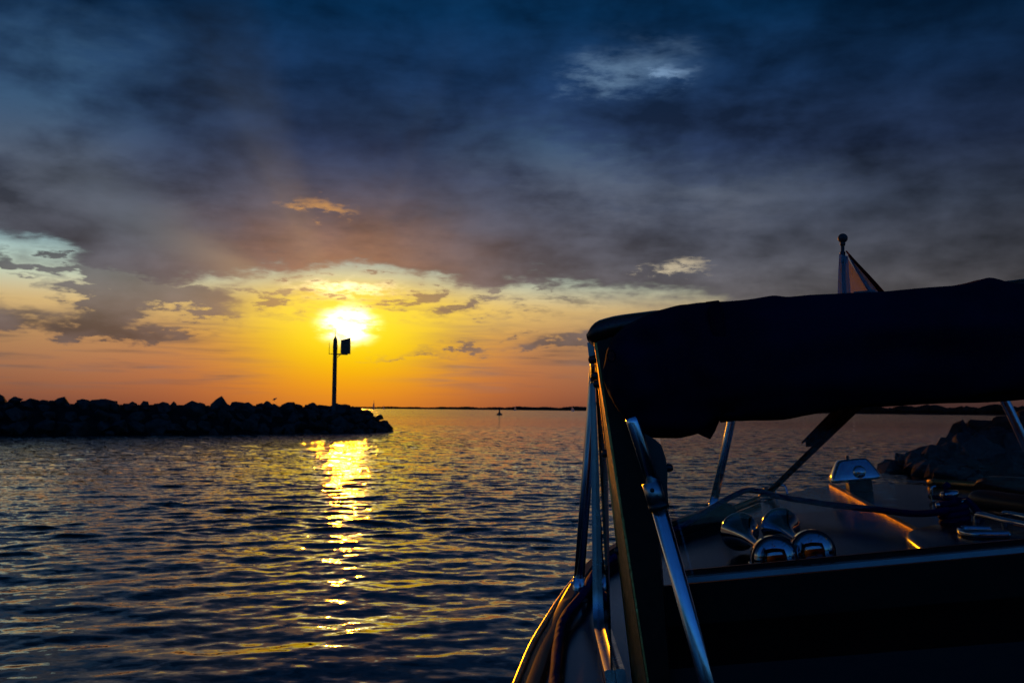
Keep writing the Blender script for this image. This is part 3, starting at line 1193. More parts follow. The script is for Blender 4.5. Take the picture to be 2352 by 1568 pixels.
# plate and beads added on the port post to imitate its gold sun glint
nrm = Vector((-0.98, -0.20, 0))
bm = bmesh.new()
lo = [Vector((-0.1040, 1.750, -0.46)), Vector((-0.0722, 1.602, -0.46))]
hi = [Vector((-0.1020, 1.750, 0.115)), Vector((-0.0915, 1.602, 0.115))]
add_hull8(bm, [lo[0] + nrm * 0.003, lo[1] + nrm * 0.003, lo[1] - nrm * 0.0, lo[0] - nrm * 0.0,
               hi[0] + nrm * 0.003, hi[1] + nrm * 0.003, hi[1] - nrm * 0.0, hi[0] - nrm * 0.0])
bpart('sun_glint_plate', bm, 'glint_brass', boat, smooth=False)
for xa, xb, y in ((-0.0745, -0.0945, 1.604), (-0.1065, -0.1045, 1.742)):
    bm = bmesh.new()
    add_sweep(bm, [(xa, y, -0.455), (xb, y, 0.116)], circle(0.0019, 8), Vector((0, 1, 0)))
    bpart('sun_glint_bead', bm, 'glint_brass', boat)
# header beam with rounded ends
bm = bmesh.new()
pts = [(-0.112 + 0.006, 1.69, 0.135), (-0.09, 1.69, 0.142), (-0.05, 1.69, 0.147), (0.1, 1.69, 0.150), (0.55, 1.69, 0.152), (1.0, 1.69, 0.150), (1.15, 1.69, 0.147), (1.19, 1.69, 0.142), (1.206, 1.69, 0.135)]


def hprof(t):
    d = min(t, 1 - t) * 1.312
    e = min(1.0, d / 0.022)
    e = math.sqrt(max(0.12, 1 - (1 - e) ** 2))
    return circle(0.105 * (0.80 + 0.2 * e), 20, 0.021 * e, 0.7)


path = []
for i in range(61):
    t = i / 60
    t = 0.5 - 0.5 * math.cos(math.pi * t)
    x = -0.106 + 1.312 * t
    d = min(t, 1 - t) * 1.312
    path.append(Vector((x, 1.69, 0.137 - 0.010 * max(0, 1 - d / 0.06) ** 2 - 0.022 * max(0.0, min(1.0, (d - 0.12) / 0.12)))))
fr_t = [(p.x + 0.106) / 1.312 for p in path]
rings = []
for p, t in zip(path, fr_t):
    rings.append([bm.verts.new(p + Vector((0, a, b))) for a, b in hprof(t)])
for a, b in zip(rings, rings[1:]):
    for j in range(20):
        bm.faces.new((a[j], a[(j + 1) % 20], b[(j + 1) % 20], b[j]))
bm.faces.new(rings[0])
bm.faces.new(rings[-1])
bpart('header_beam', bm, 'mahogany', boat)
# sill
bm = bmesh.new()
add_box(bm, (0.585, 1.7705, -0.2795), (1.20, 0.013, 0.0085))
bevel(bm, 0.002)
sill = bpart('sill', bm, 'trim', boat, smooth=False)
bm = bmesh.new()
add_box(bm, (0.585, 1.7805, -0.2745), (1.20, 0.006, 0.019))  # made tall to hide the sunlit sill front from the chrome horns
bpart('gasket', bm, 'rubber', boat, smooth=False)
bm = bmesh.new()
add_box(bm, (0.56, 1.766, -0.0735), (1.15, 0.005, 0.40))
bpart('windscreen_glass', bm, 'glass', boat, smooth=False)
bm = bmesh.new()
add_box(bm, (0.56, 1.787, -0.365), (1.17, 0.010, 0.160))
bpart('coaming_face', bm, 'red_mahogany', boat, smooth=False)

# --- wing window on the port side
def wing_pt(y, z):
    """plane of the wing window: leans in towards the top, runs out towards the front"""
    k = (z + 0.43) / 0.57
    xb = -0.188 + 0.115 * (2.15 - y)
    xt = -0.127 + 0.060 * (2.15 - y)
    return Vector((xb + (xt - xb) * k, y, z))


loop = [(1.72, -0.418), (1.80, -0.420), (2.02, -0.421), (2.085, -0.419), (2.125, -0.402), (2.145, -0.365), (2.15, -0.30), (2.15, -0.10), (2.15, 0.05), (2.145, 0.085), (2.12, 0.108), (2.06, 0.116), (1.80, 0.114), (1.72, 0.112)]
centre = smooth_path([wing_pt(y, z) for y, z in loop], 5)
wing_n = Vector((-1, 0, 0))
wing = None
for nm, off in (('window_frame', -0.0030), ('window_frame', 0.0140)):
    bm = bmesh.new()
    rings = []
    for i, p in enumerate(centre):
        a, b = centre[max(i - 1, 0)], centre[min(i + 1, len(centre) - 1)]
        t = (b - a).normalized()
        inn = wing_n.cross(t).normalized()
        c = p + Vector((off, 0, 0))
        w, d = 0.0080, 0.014
        pr = [(-w, -d), (-w * 0.4, -d * 1.12), (w * 0.4, -d * 1.12), (w, -d), (w, d), (-w, d)]
        rings.append([bm.verts.new(c + Vector((1, 0, 0)) * u + inn * v) for u, v in pr])
    for a, b in zip(rings, rings[1:]):
        for j in range(6):
            bm.faces.new((a[j], a[(j + 1) % 6], b[(j + 1) % 6], b[j]))
    bm.faces.new(rings[0])
    bm.faces.new(rings[-1])
    smooth_all_sharp(bpart(nm, bm, 'alu', boat))
bm = bmesh.new()
g1 = [bm.verts.new(wing_pt(y, z) + Vector((-0.002, 0, 0))) for y, z in loop]
g2 = [bm.verts.new(wing_pt(y, z) + Vector((0.002, 0, 0))) for y, z in loop]
for k in range(len(loop)):
    k2 = (k + 1) % len(loop)
    bm.faces.new((g1[k], g1[k2], g2[k2], g2[k]))
bm.faces.new(g1)
bm.faces.new(list(reversed(g2)))
bpart('window_pane', bm, 'wing_glass', boat, smooth=False)
# black clips holding the pane to the post
for x, y, z in ((-0.1055, 1.70, 0.096), (-0.1035, 1.70, 0.069), (-0.1025, 1.70, 0.056), (-0.102, 1.70, -0.057), (-0.100, 1.70, -0.213)):
    bm = bmesh.new()
    add_lathe(bm, [(-0.008, 0.004), (-0.006, 0.0065), (0.004, 0.0068), (0.007, 0.0045)], (x, y, z), (1, -0.25, 0), 10)
    bpart('window_clip', bm, 'rubber', boat)

# --- tubes of the canopy frame
def tube_part(name, pts, r, mat='stainless', n=18):
    bm = bmesh.new()
    add_tube(bm, pts, r, n, Vector((0.3, 1, 0.1)))
    return bpart(name, bm, mat, boat)


tube_part('canopy_tube', [(-0.0475, 1.45, -0.004), (-0.0462, 1.45, -0.0109), (-0.0262, 1.45, -0.114)], 0.0090)
tube_part('canopy_tube', [(-0.0285, 1.45, -0.110), (0.010, 1.45, -0.367), (0.030, 1.45, -0.50)], 0.0110)
bm = bmesh.new()
add_tube(bm, [(-0.0322, 1.45, -0.094), (-0.0265, 1.45, -0.126)], 0.0128, 18, Vector((0.3, 1, 0.1)))
clamp = bpart('tube_clamp', bm, 'alu', boat)
bm = bmesh.new()
add_lathe(bm, [(0, 0.003), (0.003, 0.003), (0.0032, 0)], (-0.0315, 1.4370, -0.104), (0, -1, 0), 10)
bpart('screw', bm, 'rubber', clamp)
bm = bmesh.new()
add_tube(bm, [(-0.0266, 1.45, -0.123), (-0.0250, 1.45, -0.132)], 0.0142, 18, Vector((0.3, 1, 0.1)))
bpart('clamp_ring', bm, 'rubber', clamp)
# hinge plate with knob beside the clamp
bm = bmesh.new()
plate = [(x * 0.93, z * 0.93) for x, z in ((-0.036, -0.030), (-0.022, -0.040), (-0.013, -0.050), (-0.009, -0.070), (-0.009, -0.092), (-0.012, -0.112), (-0.014, -0.150), (-0.034, -0.150))]
f1 = [bm.verts.new((x, 1.475, z)) for x, z in plate]
f2 = [bm.verts.new((x, 1.490, z)) for x, z in plate]
for k in range(len(plate)):
    k2 = (k + 1) % len(plate)
    bm.faces.new((f1[k], f1[k2], f2[k2], f2[k]))
bm.faces.new(f1)
bm.faces.new(list(reversed(f2)))
hinge = bpart('hinge_plate', bm, 'rubber', boat, smooth=False)
bm = bmesh.new()
add_lathe(bm, [(-0.004, 0.0), (-0.004, 0.0055), (0.006, 0.0055), (0.009, 0.003), (0.009, 0.0)], (-0.009, 1.482, -0.079), (1, 0, 0), 12)
bpart('knob', bm, 'rubber', hinge)


def foot(x, y, r, name='tube_foot'):
    bm = bmesh.new()
    z = deck_z(y, x)
    add_lathe(bm, [(0, r * 1.9), (0.004, r * 1.9), (0.006, r * 1.25), (0.018, r * 1.2)], (x, y, z), (0, 0, 1), 16)
    return bpart(name, bm, 'rubber', boat)


def bent(pts, n=7):
    """straight legs with softly rounded bends"""
    P = [Vector(p) for p in pts]
    out = [P[0]]
    for a, b, c in zip(P, P[1:], P[2:]):
        r = min(0.05, (b - a).length * 0.4, (c - b).length * 0.4)
        p, q = b + (a - b).normalized() * r, b + (c - b).normalized() * r
        for k in range(n + 1):
            t = k / n
            out.append(p * (1 - t) ** 2 + b * 2 * t * (1 - t) + q * t * t)
    out.append(P[-1])
    return out


for (x, y), (sx, sy, sz), (tx, tz), (hx, hz), r in (
        ((-0.256, 2.457), (-0.180, 2.43, -0.0365), (-0.150, 0.120), (-0.085, 0.128), 0.0125),
        ((0.104, 3.521), (0.2066, 3.50, -0.0587), (0.240, 0.070), (0.250, 0.118), 0.0135),
        ((0.908, 2.705), (0.818, 2.70, -0.0737), (0.770, 0.060), (0.740, 0.118), 0.0115)):
    zd = deck_z(y, x)
    bm = bmesh.new()
    add_tube(bm, bent([(x, y, zd + 0.002), (sx, sy, sz), (tx, sy, tz), (hx, 1.74, hz)]), r, 18, Vector((1, 0.05, 0.1)))
    tube = bpart('canopy_tube', bm, 'stainless', boat)
    foot(x, y, r)
    t2 = (Vector((sx, sy, sz)) - Vector((x, y, zd))).normalized()
    bm = bmesh.new()
    add_tube(bm, [Vector((x, y, zd + 0.001)), Vector((x, y, zd + 0.001)) + t2 * 0.055], r * 1.10, 18, Vector((1, 0.05, 0.1)))
    bpart('tube_socket', bm, 'stainless', boat)
    bm = bmesh.new()
    add_lathe(bm, [(0, 0.0035), (0.004, 0.0035), (0.0055, 0)], Vector((x, y, zd)) + t2 * 0.045 + Vector((-r * 1.2, 0, 0)), (-1, -0.2, 0), 8)
    bpart('set_screw', bm, 'stainless', boat)

# --- black strut with its slider
a, b = Vector((0.313, 3.796, -0.331)), Vector((0.498, 2.900, -0.051))
c = a + (b - a) * 1.62
bm = bmesh.new()
add_sweep(bm, [a, c], circle(0.0100, 12), Vector((0, 0.2, 1)))
strut = bpart('strut', bm, 'blackbar', boat)
bm = bmesh.new()
p1, p2 = a + (b - a) * 0.62 + Vector((-0.020, 0, 0.012)), a + (b - a) * 0.99 + Vector((-0.020, 0, 0.012))
add_sweep(bm, [p1, p2], [(-0.010, -0.009), (0.008, -0.009), (0.008, 0.009), (-0.010, 0.009)], Vector((0, 0.2, 1)))
bpart('slider', bm, 'blackbar', strut, smooth=False)
bm = bmesh.new()
add_tube(bm, [p1 + Vector((-0.016, 0, 0.006)), p2 + Vector((-0.016, 0, 0.006))], 0.0035, 8)
bpart('slider_rod', bm, 'blackbar', strut)
bm = bmesh.new()
add_lathe(bm, [(0, 0.030), (0.006, 0.030), (0.010, 0.018), (0.026, 0.015)], (0.313, 3.796, deck_z(3.796, 0.313)), (0, 0, 1), 14)
add_lathe(bm, [(-0.018, 0.010), (0.018, 0.010)], (0.313, 3.796, -0.318), (0, 1, 0.2), 10)
bpart('strut_foot', bm, 'rubber', strut)
bm = bmesh.new()
add_tube(bm, smooth_path([(0.345, 3.80, deck_z(3.8) + 0.0), (0.345, 3.80, deck_z(3.8) + 0.028), (0.375, 3.78, deck_z(3.8) + 0.030), (0.380, 3.76, deck_z(3.8) + 0.0)], 5), 0.004, 8, Vector((0, 1, 0)))
bpart('fairlead', bm, 'chrome', boat)

# --- twin air horns on the foredeck
def air_horn(bell, dome):
    bell, dome = Vector(bell), Vector(dome)
    ax = bell - dome
    L = ax.length
    ax.normalize()
    root = bpy.data.objects.new('air_horn', None)
    C.objects.link(root)
    root.parent = boat
    o = dome
    root.location = o - BASE
    def put(nm, bm, mat):
        bmesh.ops.translate(bm, verts=bm.verts, vec=-o)
        return link_mesh(nm, bm, mat, root)
    bm = bmesh.new()
    pr = [(0.020, 0.0105), (0.05, 0.0095), (L * 0.45, 0.0095), (L * 0.62, 0.0115), (L * 0.74, 0.0150), (L * 0.84, 0.0215), (L * 0.92, 0.0330), (L * 0.97, 0.0440), (L, 0.0500), (L + 0.003, 0.0505),
          (L + 0.002, 0.0485), (L * 0.96, 0.0400), (L * 0.91, 0.0290), (L * 0.82, 0.018), (L * 0.7, 0.011), (L * 0.6, 0.0)]
    add_lathe(bm, pr, dome, ax, 40)
    put('trumpet', bm, 'chrome')
    bm = bmesh.new()
    r = 0.0495
    add_lathe(bm, [(0.040, 0.013), (0.036, 0.030), (0.030, 0.043), (0.024, r), (0.010, r), (0.0085, r * 1.04), (0.001, r * 1.04), (-0.001, r * 0.985),
                   (-0.004, r * 0.965), (-0.010, r * 0.93), (-0.017, r * 0.83), (-0.023, r * 0.66), (-0.028, r * 0.42), (-0.030, r * 0.2), (-0.0305, 0.0)], dome, ax, 44)
    put('sound_head', bm, 'chrome')
    bm = bmesh.new()
    add_lathe(bm, [(0.0, r * 1.045), (-0.0025, r * 1.045), (-0.0025, r * 0.9)], dome, ax, 40)
    put('clamp_band', bm, 'rubber')
    bm = bmesh.new()
    d = dome + ax * 0.03
    zd = deck_z(d.y, d.x)
    add_lathe(bm, [(0, 0.022), (0.004, 0.022), (0.006, 0.010), (0.05, 0.009)], (d.x, d.y, zd), (0, 0, 1), 14)
    d = dome + ax * (L * 0.62)
    zd = deck_z(d.y, d.x)
    add_lathe(bm, [(0, 0.016), (0.003, 0.016), (0.005, 0.006), (d.z - zd - 0.010, 0.006)], (d.x, d.y, zd), (0, 0, 1), 12)
    put('bracket', bm, 'chrome')
    return root


air_horn((0.151, 2.807, -0.333), (0.199, 2.434, -0.356))
air_horn((0.256, 2.814, -0.332), (0.288, 2.468, -0.355))

# --- raised spine along the middle of the foredeck; its gold stands for sunlight on wood
bm = bmesh.new()
pts = [Vector((0.548 + 0.054 * t, 3.88 - 1.02 * t, deck_z(3.88 - 1.02 * t))) for t in np.linspace(0, 1, 14)]
add_sweep(bm, pts, lambda t: [(-0.009, 0.0), (-0.0085, 0.007 - 0.002 * t), (-0.006, 0.0085 - 0.003 * t), (0.006, 0.0085 - 0.003 * t), (0.0085, 0.007 - 0.002 * t), (0.009, 0.0)])
smooth_all_sharp(bpart('deck_spine', bm, 'glint_brass', boat))

# --- chrome bow fitting: a bow light in a rounded chrome housing
def rounded_ring(cx, cy, hx, hy, z, n=28, p=0.45):
    return [Vector((cx + a, cy + b, z)) for a, b in circle(hx, n, hy, p)]


bow = bpy.data.objects.new('bow_light', None)
C.objects.link(bow)
bow.parent = boat
BO = Vector((0.600, 3.70, deck_z(3.70)))
bow.location = BO - BASE
bm = bmesh.new()
rings = []
for z, hx, hy, oy in ((0.036, 0.078, 0.060, 0), (0.041, 0.084, 0.066, 0), (0.046, 0.084, 0.066, 0), (0.066, 0.074, 0.058, 0.002), (0.086, 0.062, 0.048, 0.004), (0.101, 0.052, 0.040, 0.006), (0.107, 0.045, 0.034, 0.006), (0.109, 0.030, 0.022, 0.006)):
    rings.append([bm.verts.new(v) for v in rounded_ring(0, oy, hx, hy, z)])
for a, b in zip(rings, rings[1:]):
    for j in range(28):
        bm.faces.new((a[j], a[(j + 1) % 28], b[(j + 1) % 28], b[j]))
bm.faces.new(rings[0])
bm.faces.new(rings[-1])
link_mesh('housing', bm, 'chrome', bow)
bm = bmesh.new()
add_lathe(bm, [(0.0, 0.0), (0.0, 0.0225), (0.004, 0.0225), (0.012, 0.017), (0.017, 0.008), (0.018, 0.0)], (0.010, -0.056, 0.066), (0.05, -1, 0.42), 22)
link_mesh('lamp_cap', bm, 'chrome', bow)
bm = bmesh.new()
add_lathe(bm, [(0.0, 0.005), (0.010, 0.0055), (0.013, 0.003), (0.0135, 0)], (-0.012, 0.006, 0.108), (0, 0, 1), 10)
link_mesh('knob', bm, 'rubber', bow)
bm = bmesh.new()
add_box(bm, (0.012, 0.0, 0.019), (0.075, 0.07, 0.036))
bevel(bm, 0.006)
link_mesh('pedestal', bm, 'rubber', bow, smooth=False)

# --- hatch, handles and bollard
def rounded_slab(name, cx, cy, hx, hy, z0, z1, mat, p=0.35, edge=0.012, n=40):
    bm = bmesh.new()
    rings = []
    for z, d in ((z0, 0.0), (z1 - edge, 0.0), (z1 - edge * 0.4, edge * 0.25), (z1 - edge * 0.1, edge * 0.6), (z1, edge)):
        rings.append([bm.verts.new((cx + a, cy + b, z + 0.05 * b)) for a, b in circle(hx - d, n, hy - d, p)])
    for a, b in zip(rings, rings[1:]):
        for j in range(n):
            bm.faces.new((a[j], a[(j + 1) % n], b[(j + 1) % n], b[j]))
    bm.faces.new(rings[0])
    bm.faces.new(rings[-1])
    return smooth_all_sharp(bpart(name, bm, mat, boat), 0.8)


rounded_slab('hatch', 0.775, 2.56, 0.245, 0.225, deck_z(2.56) + 0.000, deck_z(2.56) + 0.030, 'deck', 0.50, 0.014)
bm = bmesh.new()
zt = deck_z(2.56) + 0.034
add_tube(bm, smooth_path([(0.72, 2.625, zt), (0.66, 2.64, zt + 0.006), (0.645, 2.59, zt + 0.006), (0.665, 2.54, zt + 0.004), (0.73, 2.52, zt)], 6), 0.0085, 12)
bpart('hatch_handle', bm, 'chrome', boat)
for x0, y0, x1, y1 in ((0.722, 2.750, 0.765, 2.45), (0.778, 2.725, 0.83, 2.44)):
    bm = bmesh.new()
    z0 = deck_z(2.6) + 0.030
    add_tube(bm, smooth_path([(x0, y0, z0), (x0 + 0.001, y0 - 0.006, z0 + 0.022), (x0 + 0.006, y0 - 0.03, z0 + 0.026), ((x0 + x1) / 2, (y0 + y1) / 2, z0 + 0.024), (x1 - 0.004, y1 + 0.02, z0 + 0.022), (x1, y1, z0)], 5), 0.0075, 12)
    bpart('grab_handle', bm, 'chrome', boat)
bm = bmesh.new()
zb = deck_z(2.86)
add_lathe(bm, [(0, 0.034), (0.006, 0.034), (0.010, 0.018), (0.075, 0.016), (0.085, 0.024), (0.094, 0.022), (0.098, 0.0)], (0.700, 2.86, zb), (-0.06, 0, 1), 18)
add_lathe(bm, [(-0.045, 0.0), (-0.043, 0.008), (0.043, 0.008), (0.045, 0.0)], (0.697, 2.86, zb + 0.062), (1, 0.3, 0), 10)
bpart('bollard', bm, 'chrome', boat)
# low grab rail on the far side of the foredeck
bm = bmesh.new()
add_tube(bm, smooth_path([(0.755, 3.34, deck_z(3.34) + 0.012), (0.789, 3.25, deck_z(3.25) + 0.012), (0.819, 3.057, deck_z(3.06) + 0.012), (0.852, 2.806, deck_z(2.8) + 0.012), (0.883, 2.537, deck_z(2.54) + 0.012)], 6), 0.0075, 10)
bpart('grab_rail', bm, 'mahogany', boat)
for x, y in ((0.752, 3.30), (0.70, 2.92)):
    bm = bmesh.new()
    zz = deck_z(y)
    add_tube(bm, smooth_path([(x, y, zz), (x, y, zz + 0.03), (x + 0.004, y, zz + 0.044), (x + 0.014, y, zz + 0.046)], 5), 0.0045, 8, Vector((0, 1, 0)))
    bpart('rope_hook', bm, 'chrome', boat)

# ------------------------------------------------------------------ things lying on or fixed to the boat
def rope_mesh(pts, r, turns, n=18):
    bm = bmesh.new()
    pts = [Vector(p) for p in pts]
    fr = frames(pts)
    rings = []
    dist = 0.0
    for i, p in enumerate(pts):
        if i:
            dist += (p - pts[i - 1]).length
        ph = dist * turns
        ring = []
        for k in range(n):
            a = 2 * math.pi * k / n
            rr = r * (0.90 + 0.13 * abs(math.cos(1.5 * (a - ph))))
            ring.append(bm.verts.new(p + fr[i][1] * math.cos(a) * rr + fr[i][2] * math.sin(a) * rr))
        rings.append(ring)
    for a, b in zip(rings, rings[1:]):
        for j in range(n):
            bm.faces.new((a[j], a[(j + 1) % n], b[(j + 1) % n], b[j]))
    bm.faces.new(rings[0])
    bm.faces.new(rings[-1])
    return bm


ROPE0 = Vector((0.25, 3.5, -0.34))
rope = boat_root('mooring_rope', ROPE0)
tag(rope, 'dark blue mooring rope lying along the side deck and across the foredeck to the bollard', 'rope')
rp = [(-0.205, 0.3, -0.500), (-0.212, 1.0, -0.462), (-0.225, 1.600, -0.433), (-0.238, 1.756, -0.425), (-0.255, 1.995, -0.413), (-0.262, 2.198, -0.403), (-0.236, 2.43, -0.390),
      (-0.222, 2.686, -0.379), (-0.140, 2.944, -0.363), (-0.010, 3.151, -0.347), (0.062, 3.261, -0.326), (0.130, 3.367, -0.306), (0.190, 3.471, -0.292), (0.240, 3.560, -0.290),
      (0.285, 3.500, -0.300), (0.330, 3.395, -0.310), (0.434, 3.207, -0.325), (0.526, 3.042, -0.333), (0.601, 2.909, -0.340), (0.650, 2.83, -0.335), (0.682, 2.835, -0.330)]
bpart('rope_line', rope_mesh(smooth_path(rp, 22), 0.0090, 190.0), 'rope', rope, base=ROPE0)
# turns round the bollard
tp = []
for i in range(90):
    a = 6.283 * 3.4 * i / 89
    tp.append((0.699 + 0.031 * math.cos(a + 2.6), 2.86 + 0.031 * math.sin(a + 2.6), zb + 0.016 + 0.052 * i / 89))
tp += [(0.680, 2.85, zb + 0.085), (0.685, 2.845, zb + 0.108), (0.692, 2.85, zb + 0.112)]
bpart('bollard_turns', rope_mesh(tp, 0.0090, 190.0), 'rope', rope, base=ROPE0)
bpart('rope_tail', rope_mesh(smooth_path([(0.730, 2.85, zb + 0.07), (0.745, 2.84, zb + 0.05), (0.755, 2.82, zb + 0.02), (0.74, 2.80, zb + 0.014), (0.70, 2.79, zb + 0.014), (0.672, 2.81, zb + 0.014)], 10), 0.0090, 190.0), 'rope', rope, base=ROPE0)

FEND0 = Vector((0.87, 2.9, deck_z(2.9)))
fender = boat_root('fender', FEND0)
tag(fender, 'dark sausage-shaped fender lying on the far side of the foredeck', 'fender')
fa, fb = Vector((0.803, 3.075, -0.334)), Vector((0.935, 2.70, -0.352))
ax = fb - fa
bm = bmesh.new()
Lf = ax.length
add_lathe(bm, [(0.0, 0.0), (0.004, 0.012), (0.015, 0.021), (0.035, 0.0265), (0.07, 0.028), (Lf - 0.07, 0.028), (Lf - 0.035, 0.0265), (Lf - 0.012, 0.018), (Lf, 0.0)], fa, ax, 20)
bpart('body', bm, 'fender', fender, base=FEND0)
bm = bmesh.new()
add_tube(bm, smooth_path([fa + Vector((0.004, -0.01, 0)), fa + Vector((-0.03, 0.05, -0.004)), fa + Vector((-0.045, 0.16, -0.010)), (0.757, 3.33, deck_z(3.33) + 0.014)], 6), 0.0045, 8)
bpart('lanyard', bm, 'rope', fender, base=FEND0)

# --- folded canopy strapped along the header
CAN0 = Vector((0.5, 1.62, 0.05))
can = boat_root('folded_canopy', CAN0)
tag(can, 'bulky navy blue canvas canopy folded and lashed along the top of the windscreen', 'canopy')
ctop = [(-0.085, 0.075), (-0.078, 0.100), (-0.066, 0.120), (-0.045, 0.136), (-0.001, 0.149), (0.039, 0.157), (0.098, 0.153), (0.143, 0.151), (0.182, 0.152), (0.194, 0.147), (0.232, 0.146), (0.313, 0.139),
        (0.381, 0.137), (0.436, 0.134), (0.455, 0.1355), (0.480, 0.1405), (0.505, 0.129), (0.520, 0.1245), (0.56, 0.126), (0.7, 0.132), (0.9, 0.138), (1.05, 0.140), (1.14, 0.12), (1.17, 0.09)]
cbot = [(-0.085, 0.050), (-0.082, 0.034), (-0.072, 0.010), (-0.060, -0.010), (-0.045, -0.028), (-0.024, -0.040), (0.015, -0.043), (0.048, -0.038), (0.066, -0.026), (0.073, -0.0225), (0.107, -0.0275),
        (0.171, -0.033), (0.234, -0.029), (0.291, -0.0285), (0.352, -0.031), (0.449, -0.039), (0.509, -0.043), (0.7, -0.045), (0.9, -0.04), (1.1, -0.03), (1.15, 0.0), (1.17, 0.05)]
ctop = [(x * 0.966, z * 0.966) for x, z in ctop]
cbot = [(x * 0.966, z * 0.966) for x, z in cbot]


def soft_curve(pts, w=0.014):
    xs = np.linspace(pts[0][0], pts[-1][0], 900)
    zs = np.interp(xs, [p[0] for p in pts], [p[1] for p in pts])
    k = max(3, int(w / (xs[1] - xs[0])))
    ker = np.hanning(2 * k + 1)
    ker /= ker.sum()
    zz = np.convolve(np.pad(zs, k, mode='edge'), ker, mode='valid')
    endw = np.clip((xs - xs[0]) / (2.5 * w), 0, 1)
    return list(zip(xs, zs * (1 - endw) + zz * endw))


ctop, cbot = soft_curve(ctop), soft_curve(cbot)
from mathutils import noise as mnoise
bm = bmesh.new()
NS, NR = 260, 52
rings = []
for i in range(NS + 1):
    t = i / NS
    x = -0.0815 + 1.211 * t
    if i < 24:
        x = -0.082 + 0.082 * (i / 24) ** 1.6 * 1.27
    zt = float(np.interp(x, [p[0] for p in ctop], [p[1] for p in ctop]))
    zb_ = float(np.interp(x, [p[0] for p in cbot], [p[1] for p in cbot]))
    cz, hz = (zt + zb_) / 2, (zt - zb_) / 2
    endf = min(1.0, (x + 0.0826) / 0.05, (1.131 - x) / 0.05)
    dy = 0.075 * max(0.15, 1 - (1 - max(endf, 0)) ** 2) ** 0.5
    ring = []
    for k in range(NR):
        a = 2 * math.pi * k / NR
        c, s_ = math.cos(a), math.sin(a)
        yy = dy * math.copysign(abs(c) ** 0.75, c)
        zz = hz * math.copysign(abs(s_) ** 0.85, s_)
        p = Vector((x, 1.545 + yy, cz + zz))
        # drapes: folds that run along the roll, and gathers where it is lashed
        w = mnoise.noise(Vector((x * 5.0, yy * 26 + 3, zz * 26))) * 0.0120
        w += mnoise.noise(Vector((x * 14.0, yy * 40, zz * 40 + 7))) * 0.0065
        w += 0.0035 * math.sin(x * 95 + 5 * mnoise.noise(Vector((x * 6, zz * 20, 0)))) * math.exp(-((x - 0.0) / 0.10) ** 2)
        amt = 1.0 if abs(s_) < 0.93 else 0.25
        d = Vector((0, c, s_))
        p += d * w * amt
        ring.append(bm.verts.new(p))
    rings.append(ring)
for a, b in zip(rings, rings[1:]):
    for j in range(NR):
        bm.faces.new((a[j], a[(j + 1) % NR], b[(j + 1) % NR], b[j]))
bm.faces.new(rings[0])
bm.faces.new(rings[-1])
cover = bpart('cover', bm, 'canvas', can, base=CAN0)
# loose corner of the cloth hanging below
bm = bmesh.new()
tri = [(0.030, -0.030), (0.046, -0.041), (0.058, -0.048), (0.0665, -0.037), (0.076, -0.020), (0.05, -0.012)]
f1 = [bm.verts.new((x, 1.545, z)) for x, z in tri]
f2 = [bm.verts.new((x, 1.575, z + 0.003)) for x, z in tri]
for k in range(len(tri)):
    k2 = (k + 1) % len(tri)
    bm.faces.new((f1[k], f1[k2], f2[k2], f2[k]))
bm.faces.new(f1)
bm.faces.new(list(reversed(f2)))
bpart('loose_corner', bm, 'canvas_edge', can, smooth=False, base=CAN0)
# lashing strap and its ring at the port end
bm = bmesh.new()
rr = []
for k in range(25):
    a = 2 * math.pi * k / 24
    rr.append(Vector((-0.066 + 0.0055 * math.cos(a), 1.470, 0.085 + 0.008 * math.sin(a))))
add_tube(bm, rr, 0.0011, 8, Vector((0, 1, 0)))
bpart('strap_ring', bm, 'canvas_edge', can, base=CAN0)
for x in (0.085, 0.60, 0.98):
    bm = bmesh.new()
    zt = float(np.interp(x, [p[0] for p in ctop], [p[1] for p in ctop]))
    zb_ = float(np.interp(x, [p[0] for p in cbot], [p[1] for p in cbot]))
    cz, hz = (zt + zb_) / 2, (zt - zb_) / 2
    vs = []
    for k in range(40):
        a = 2 * math.pi * k / 40
        c, s_ = math.cos(a), math.sin(a)
        yy, zz = 0.0775 * math.copysign(abs(c) ** 0.75, c), (hz + 0.0005) * math.copysign(abs(s_) ** 0.85, s_)
        vs.append([bm.verts.new((x + o_, 1.545 + yy * q_, cz + zz * q_)) for o_, q_ in ((-0.010, 0.99), (-0.009, 1.015), (0.009, 1.015), (0.010, 0.99))])
    for k in range(40):
        a_, b_ = vs[k], vs[(k + 1) % 40]
        for j in range(3):
            bm.faces.new((a_[j], a_[j + 1], b_[j + 1], b_[j]))
    bpart('strap', bm, 'canvas_edge', can, base=CAN0)

# --- flag on its staff, standing on the header
FL0 = Vector((0.327, 1.95, 0.10))
fl = boat_root('flag_staff', FL0)
tag(fl, 'short staff with round knob and a limp red, white and blue flag above the canopy', 'flag')
top = Vector((0.3525, 1.95, 0.262))
bot = Vector((0.322, 1.95, 0.05))
bm = bmesh.new()
add_tube(bm, [bot, bot + (top - bot) * 0.5, top], 0.0032, 12, Vector((0, 1, 0)))
bpart('staff', bm, 'steel_dark', fl, base=FL0)
bm = bmesh.new()
ax = (top - bot).normalized()
add_lathe(bm, [(0.0, 0.0), (0.0, 0.0042), (0.004, 0.0050), (0.0055, 0.0040)] + [(0.0135 - 0.0088 * math.cos(q), 0.0088 * math.sin(q)) for q in np.linspace(0.45, math.pi, 12)], top - ax * 0.001, ax, 18)
bpart('knob', bm, 'steel_dark', fl, base=FL0)
bm = bmesh.new()
add_box(bm, (0, 0, 0), (0.022, 0.075, 0.010))
bmesh.ops.translate(bm, verts=bm.verts, vec=Vector((0.322, 1.93, 0.055)))
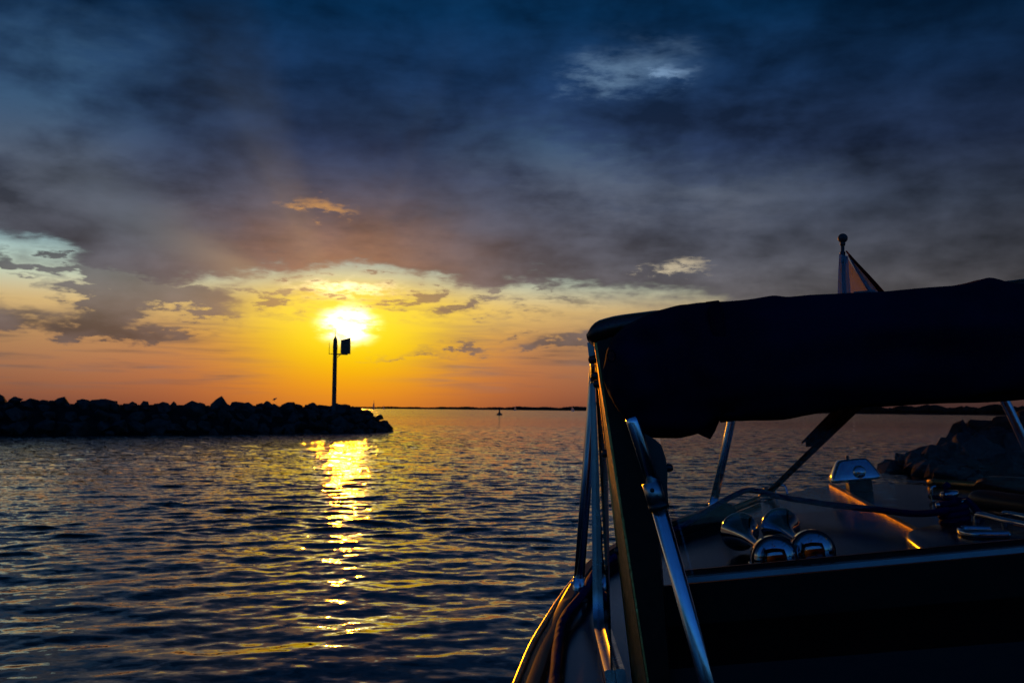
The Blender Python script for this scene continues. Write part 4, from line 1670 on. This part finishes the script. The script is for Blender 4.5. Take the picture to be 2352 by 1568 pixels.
bpart('staff_base', bm, 'mahogany', fl, smooth=False, base=FL0)


def cloth(name, rows, mat, thick=0.0007):
    bm = bmesh.new()
    g_ = [[bm.verts.new(Vector(p)) for p in r_] for r_ in rows]
    for a, b in zip(g_, g_[1:]):
        for j in range(len(a) - 1):
            bm.faces.new((a[j], a[j + 1], b[j + 1], b[j]))
    bmesh.ops.solidify(bm, geom=bm.faces[:], thickness=thick)
    bpart(name, bm, mat, fl, base=FL0)


def hang(x0, z0, x1, z1, y0, y1, x2, z2, x3, z3, n=9, m=7, wob=0.0025):
    """a hanging panel between two falling edges"""
    rows = []
    for i in range(n):
        t = i / (n - 1)
        a = Vector((x0 + (x2 - x0) * t, y0 + wob * math.sin(7 * t), z0 + (z2 - z0) * t))
        b = Vector((x1 + (x3 - x1) * t, y1 + wob * math.sin(5 * t + 1), z1 + (z3 - z1) * t))
        rows.append([a.lerp(b, j / (m - 1)) + Vector((0, wob * math.sin(3.0 * j / (m - 1) + 2 * t), 0)) for j in range(m)])
    return rows


# hoist panel beside the staff, shaded fold, pale lit panel, outer pale fold, red edge on top
cloth('white_stripe', hang(0.343, 0.246, 0.358, 0.240, 1.942, 1.941, 0.318, 0.10, 0.347, 0.10), 'flag_fold')
cloth('white_stripe', hang(0.356, 0.238, 0.361, 0.238, 1.952, 1.962, 0.343, 0.10, 0.420, 0.10), 'flag_white')
cloth('white_stripe', hang(0.358, 0.242, 0.363, 0.243, 1.946, 1.950, 0.398, 0.135, 0.430, 0.135), 'flag_fold')
cloth('red_stripe', hang(0.354, 0.250, 0.358, 0.251, 1.943, 1.946, 0.408, 0.158, 0.418, 0.158), 'flag_red')
cloth('blue_stripe', hang(0.362, 0.176, 0.392, 0.176, 1.957, 1.957, 0.345, 0.10, 0.412, 0.10, wob=0.004), 'flag_blue')
bm = bmesh.new()
add_lathe(bm, [(-0.010, 0.0046), (0.010, 0.0050), (0.012, 0.0040)], top - ax * 0.024, ax, 10)
bpart('toggle', bm, 'rubber', fl, base=FL0)
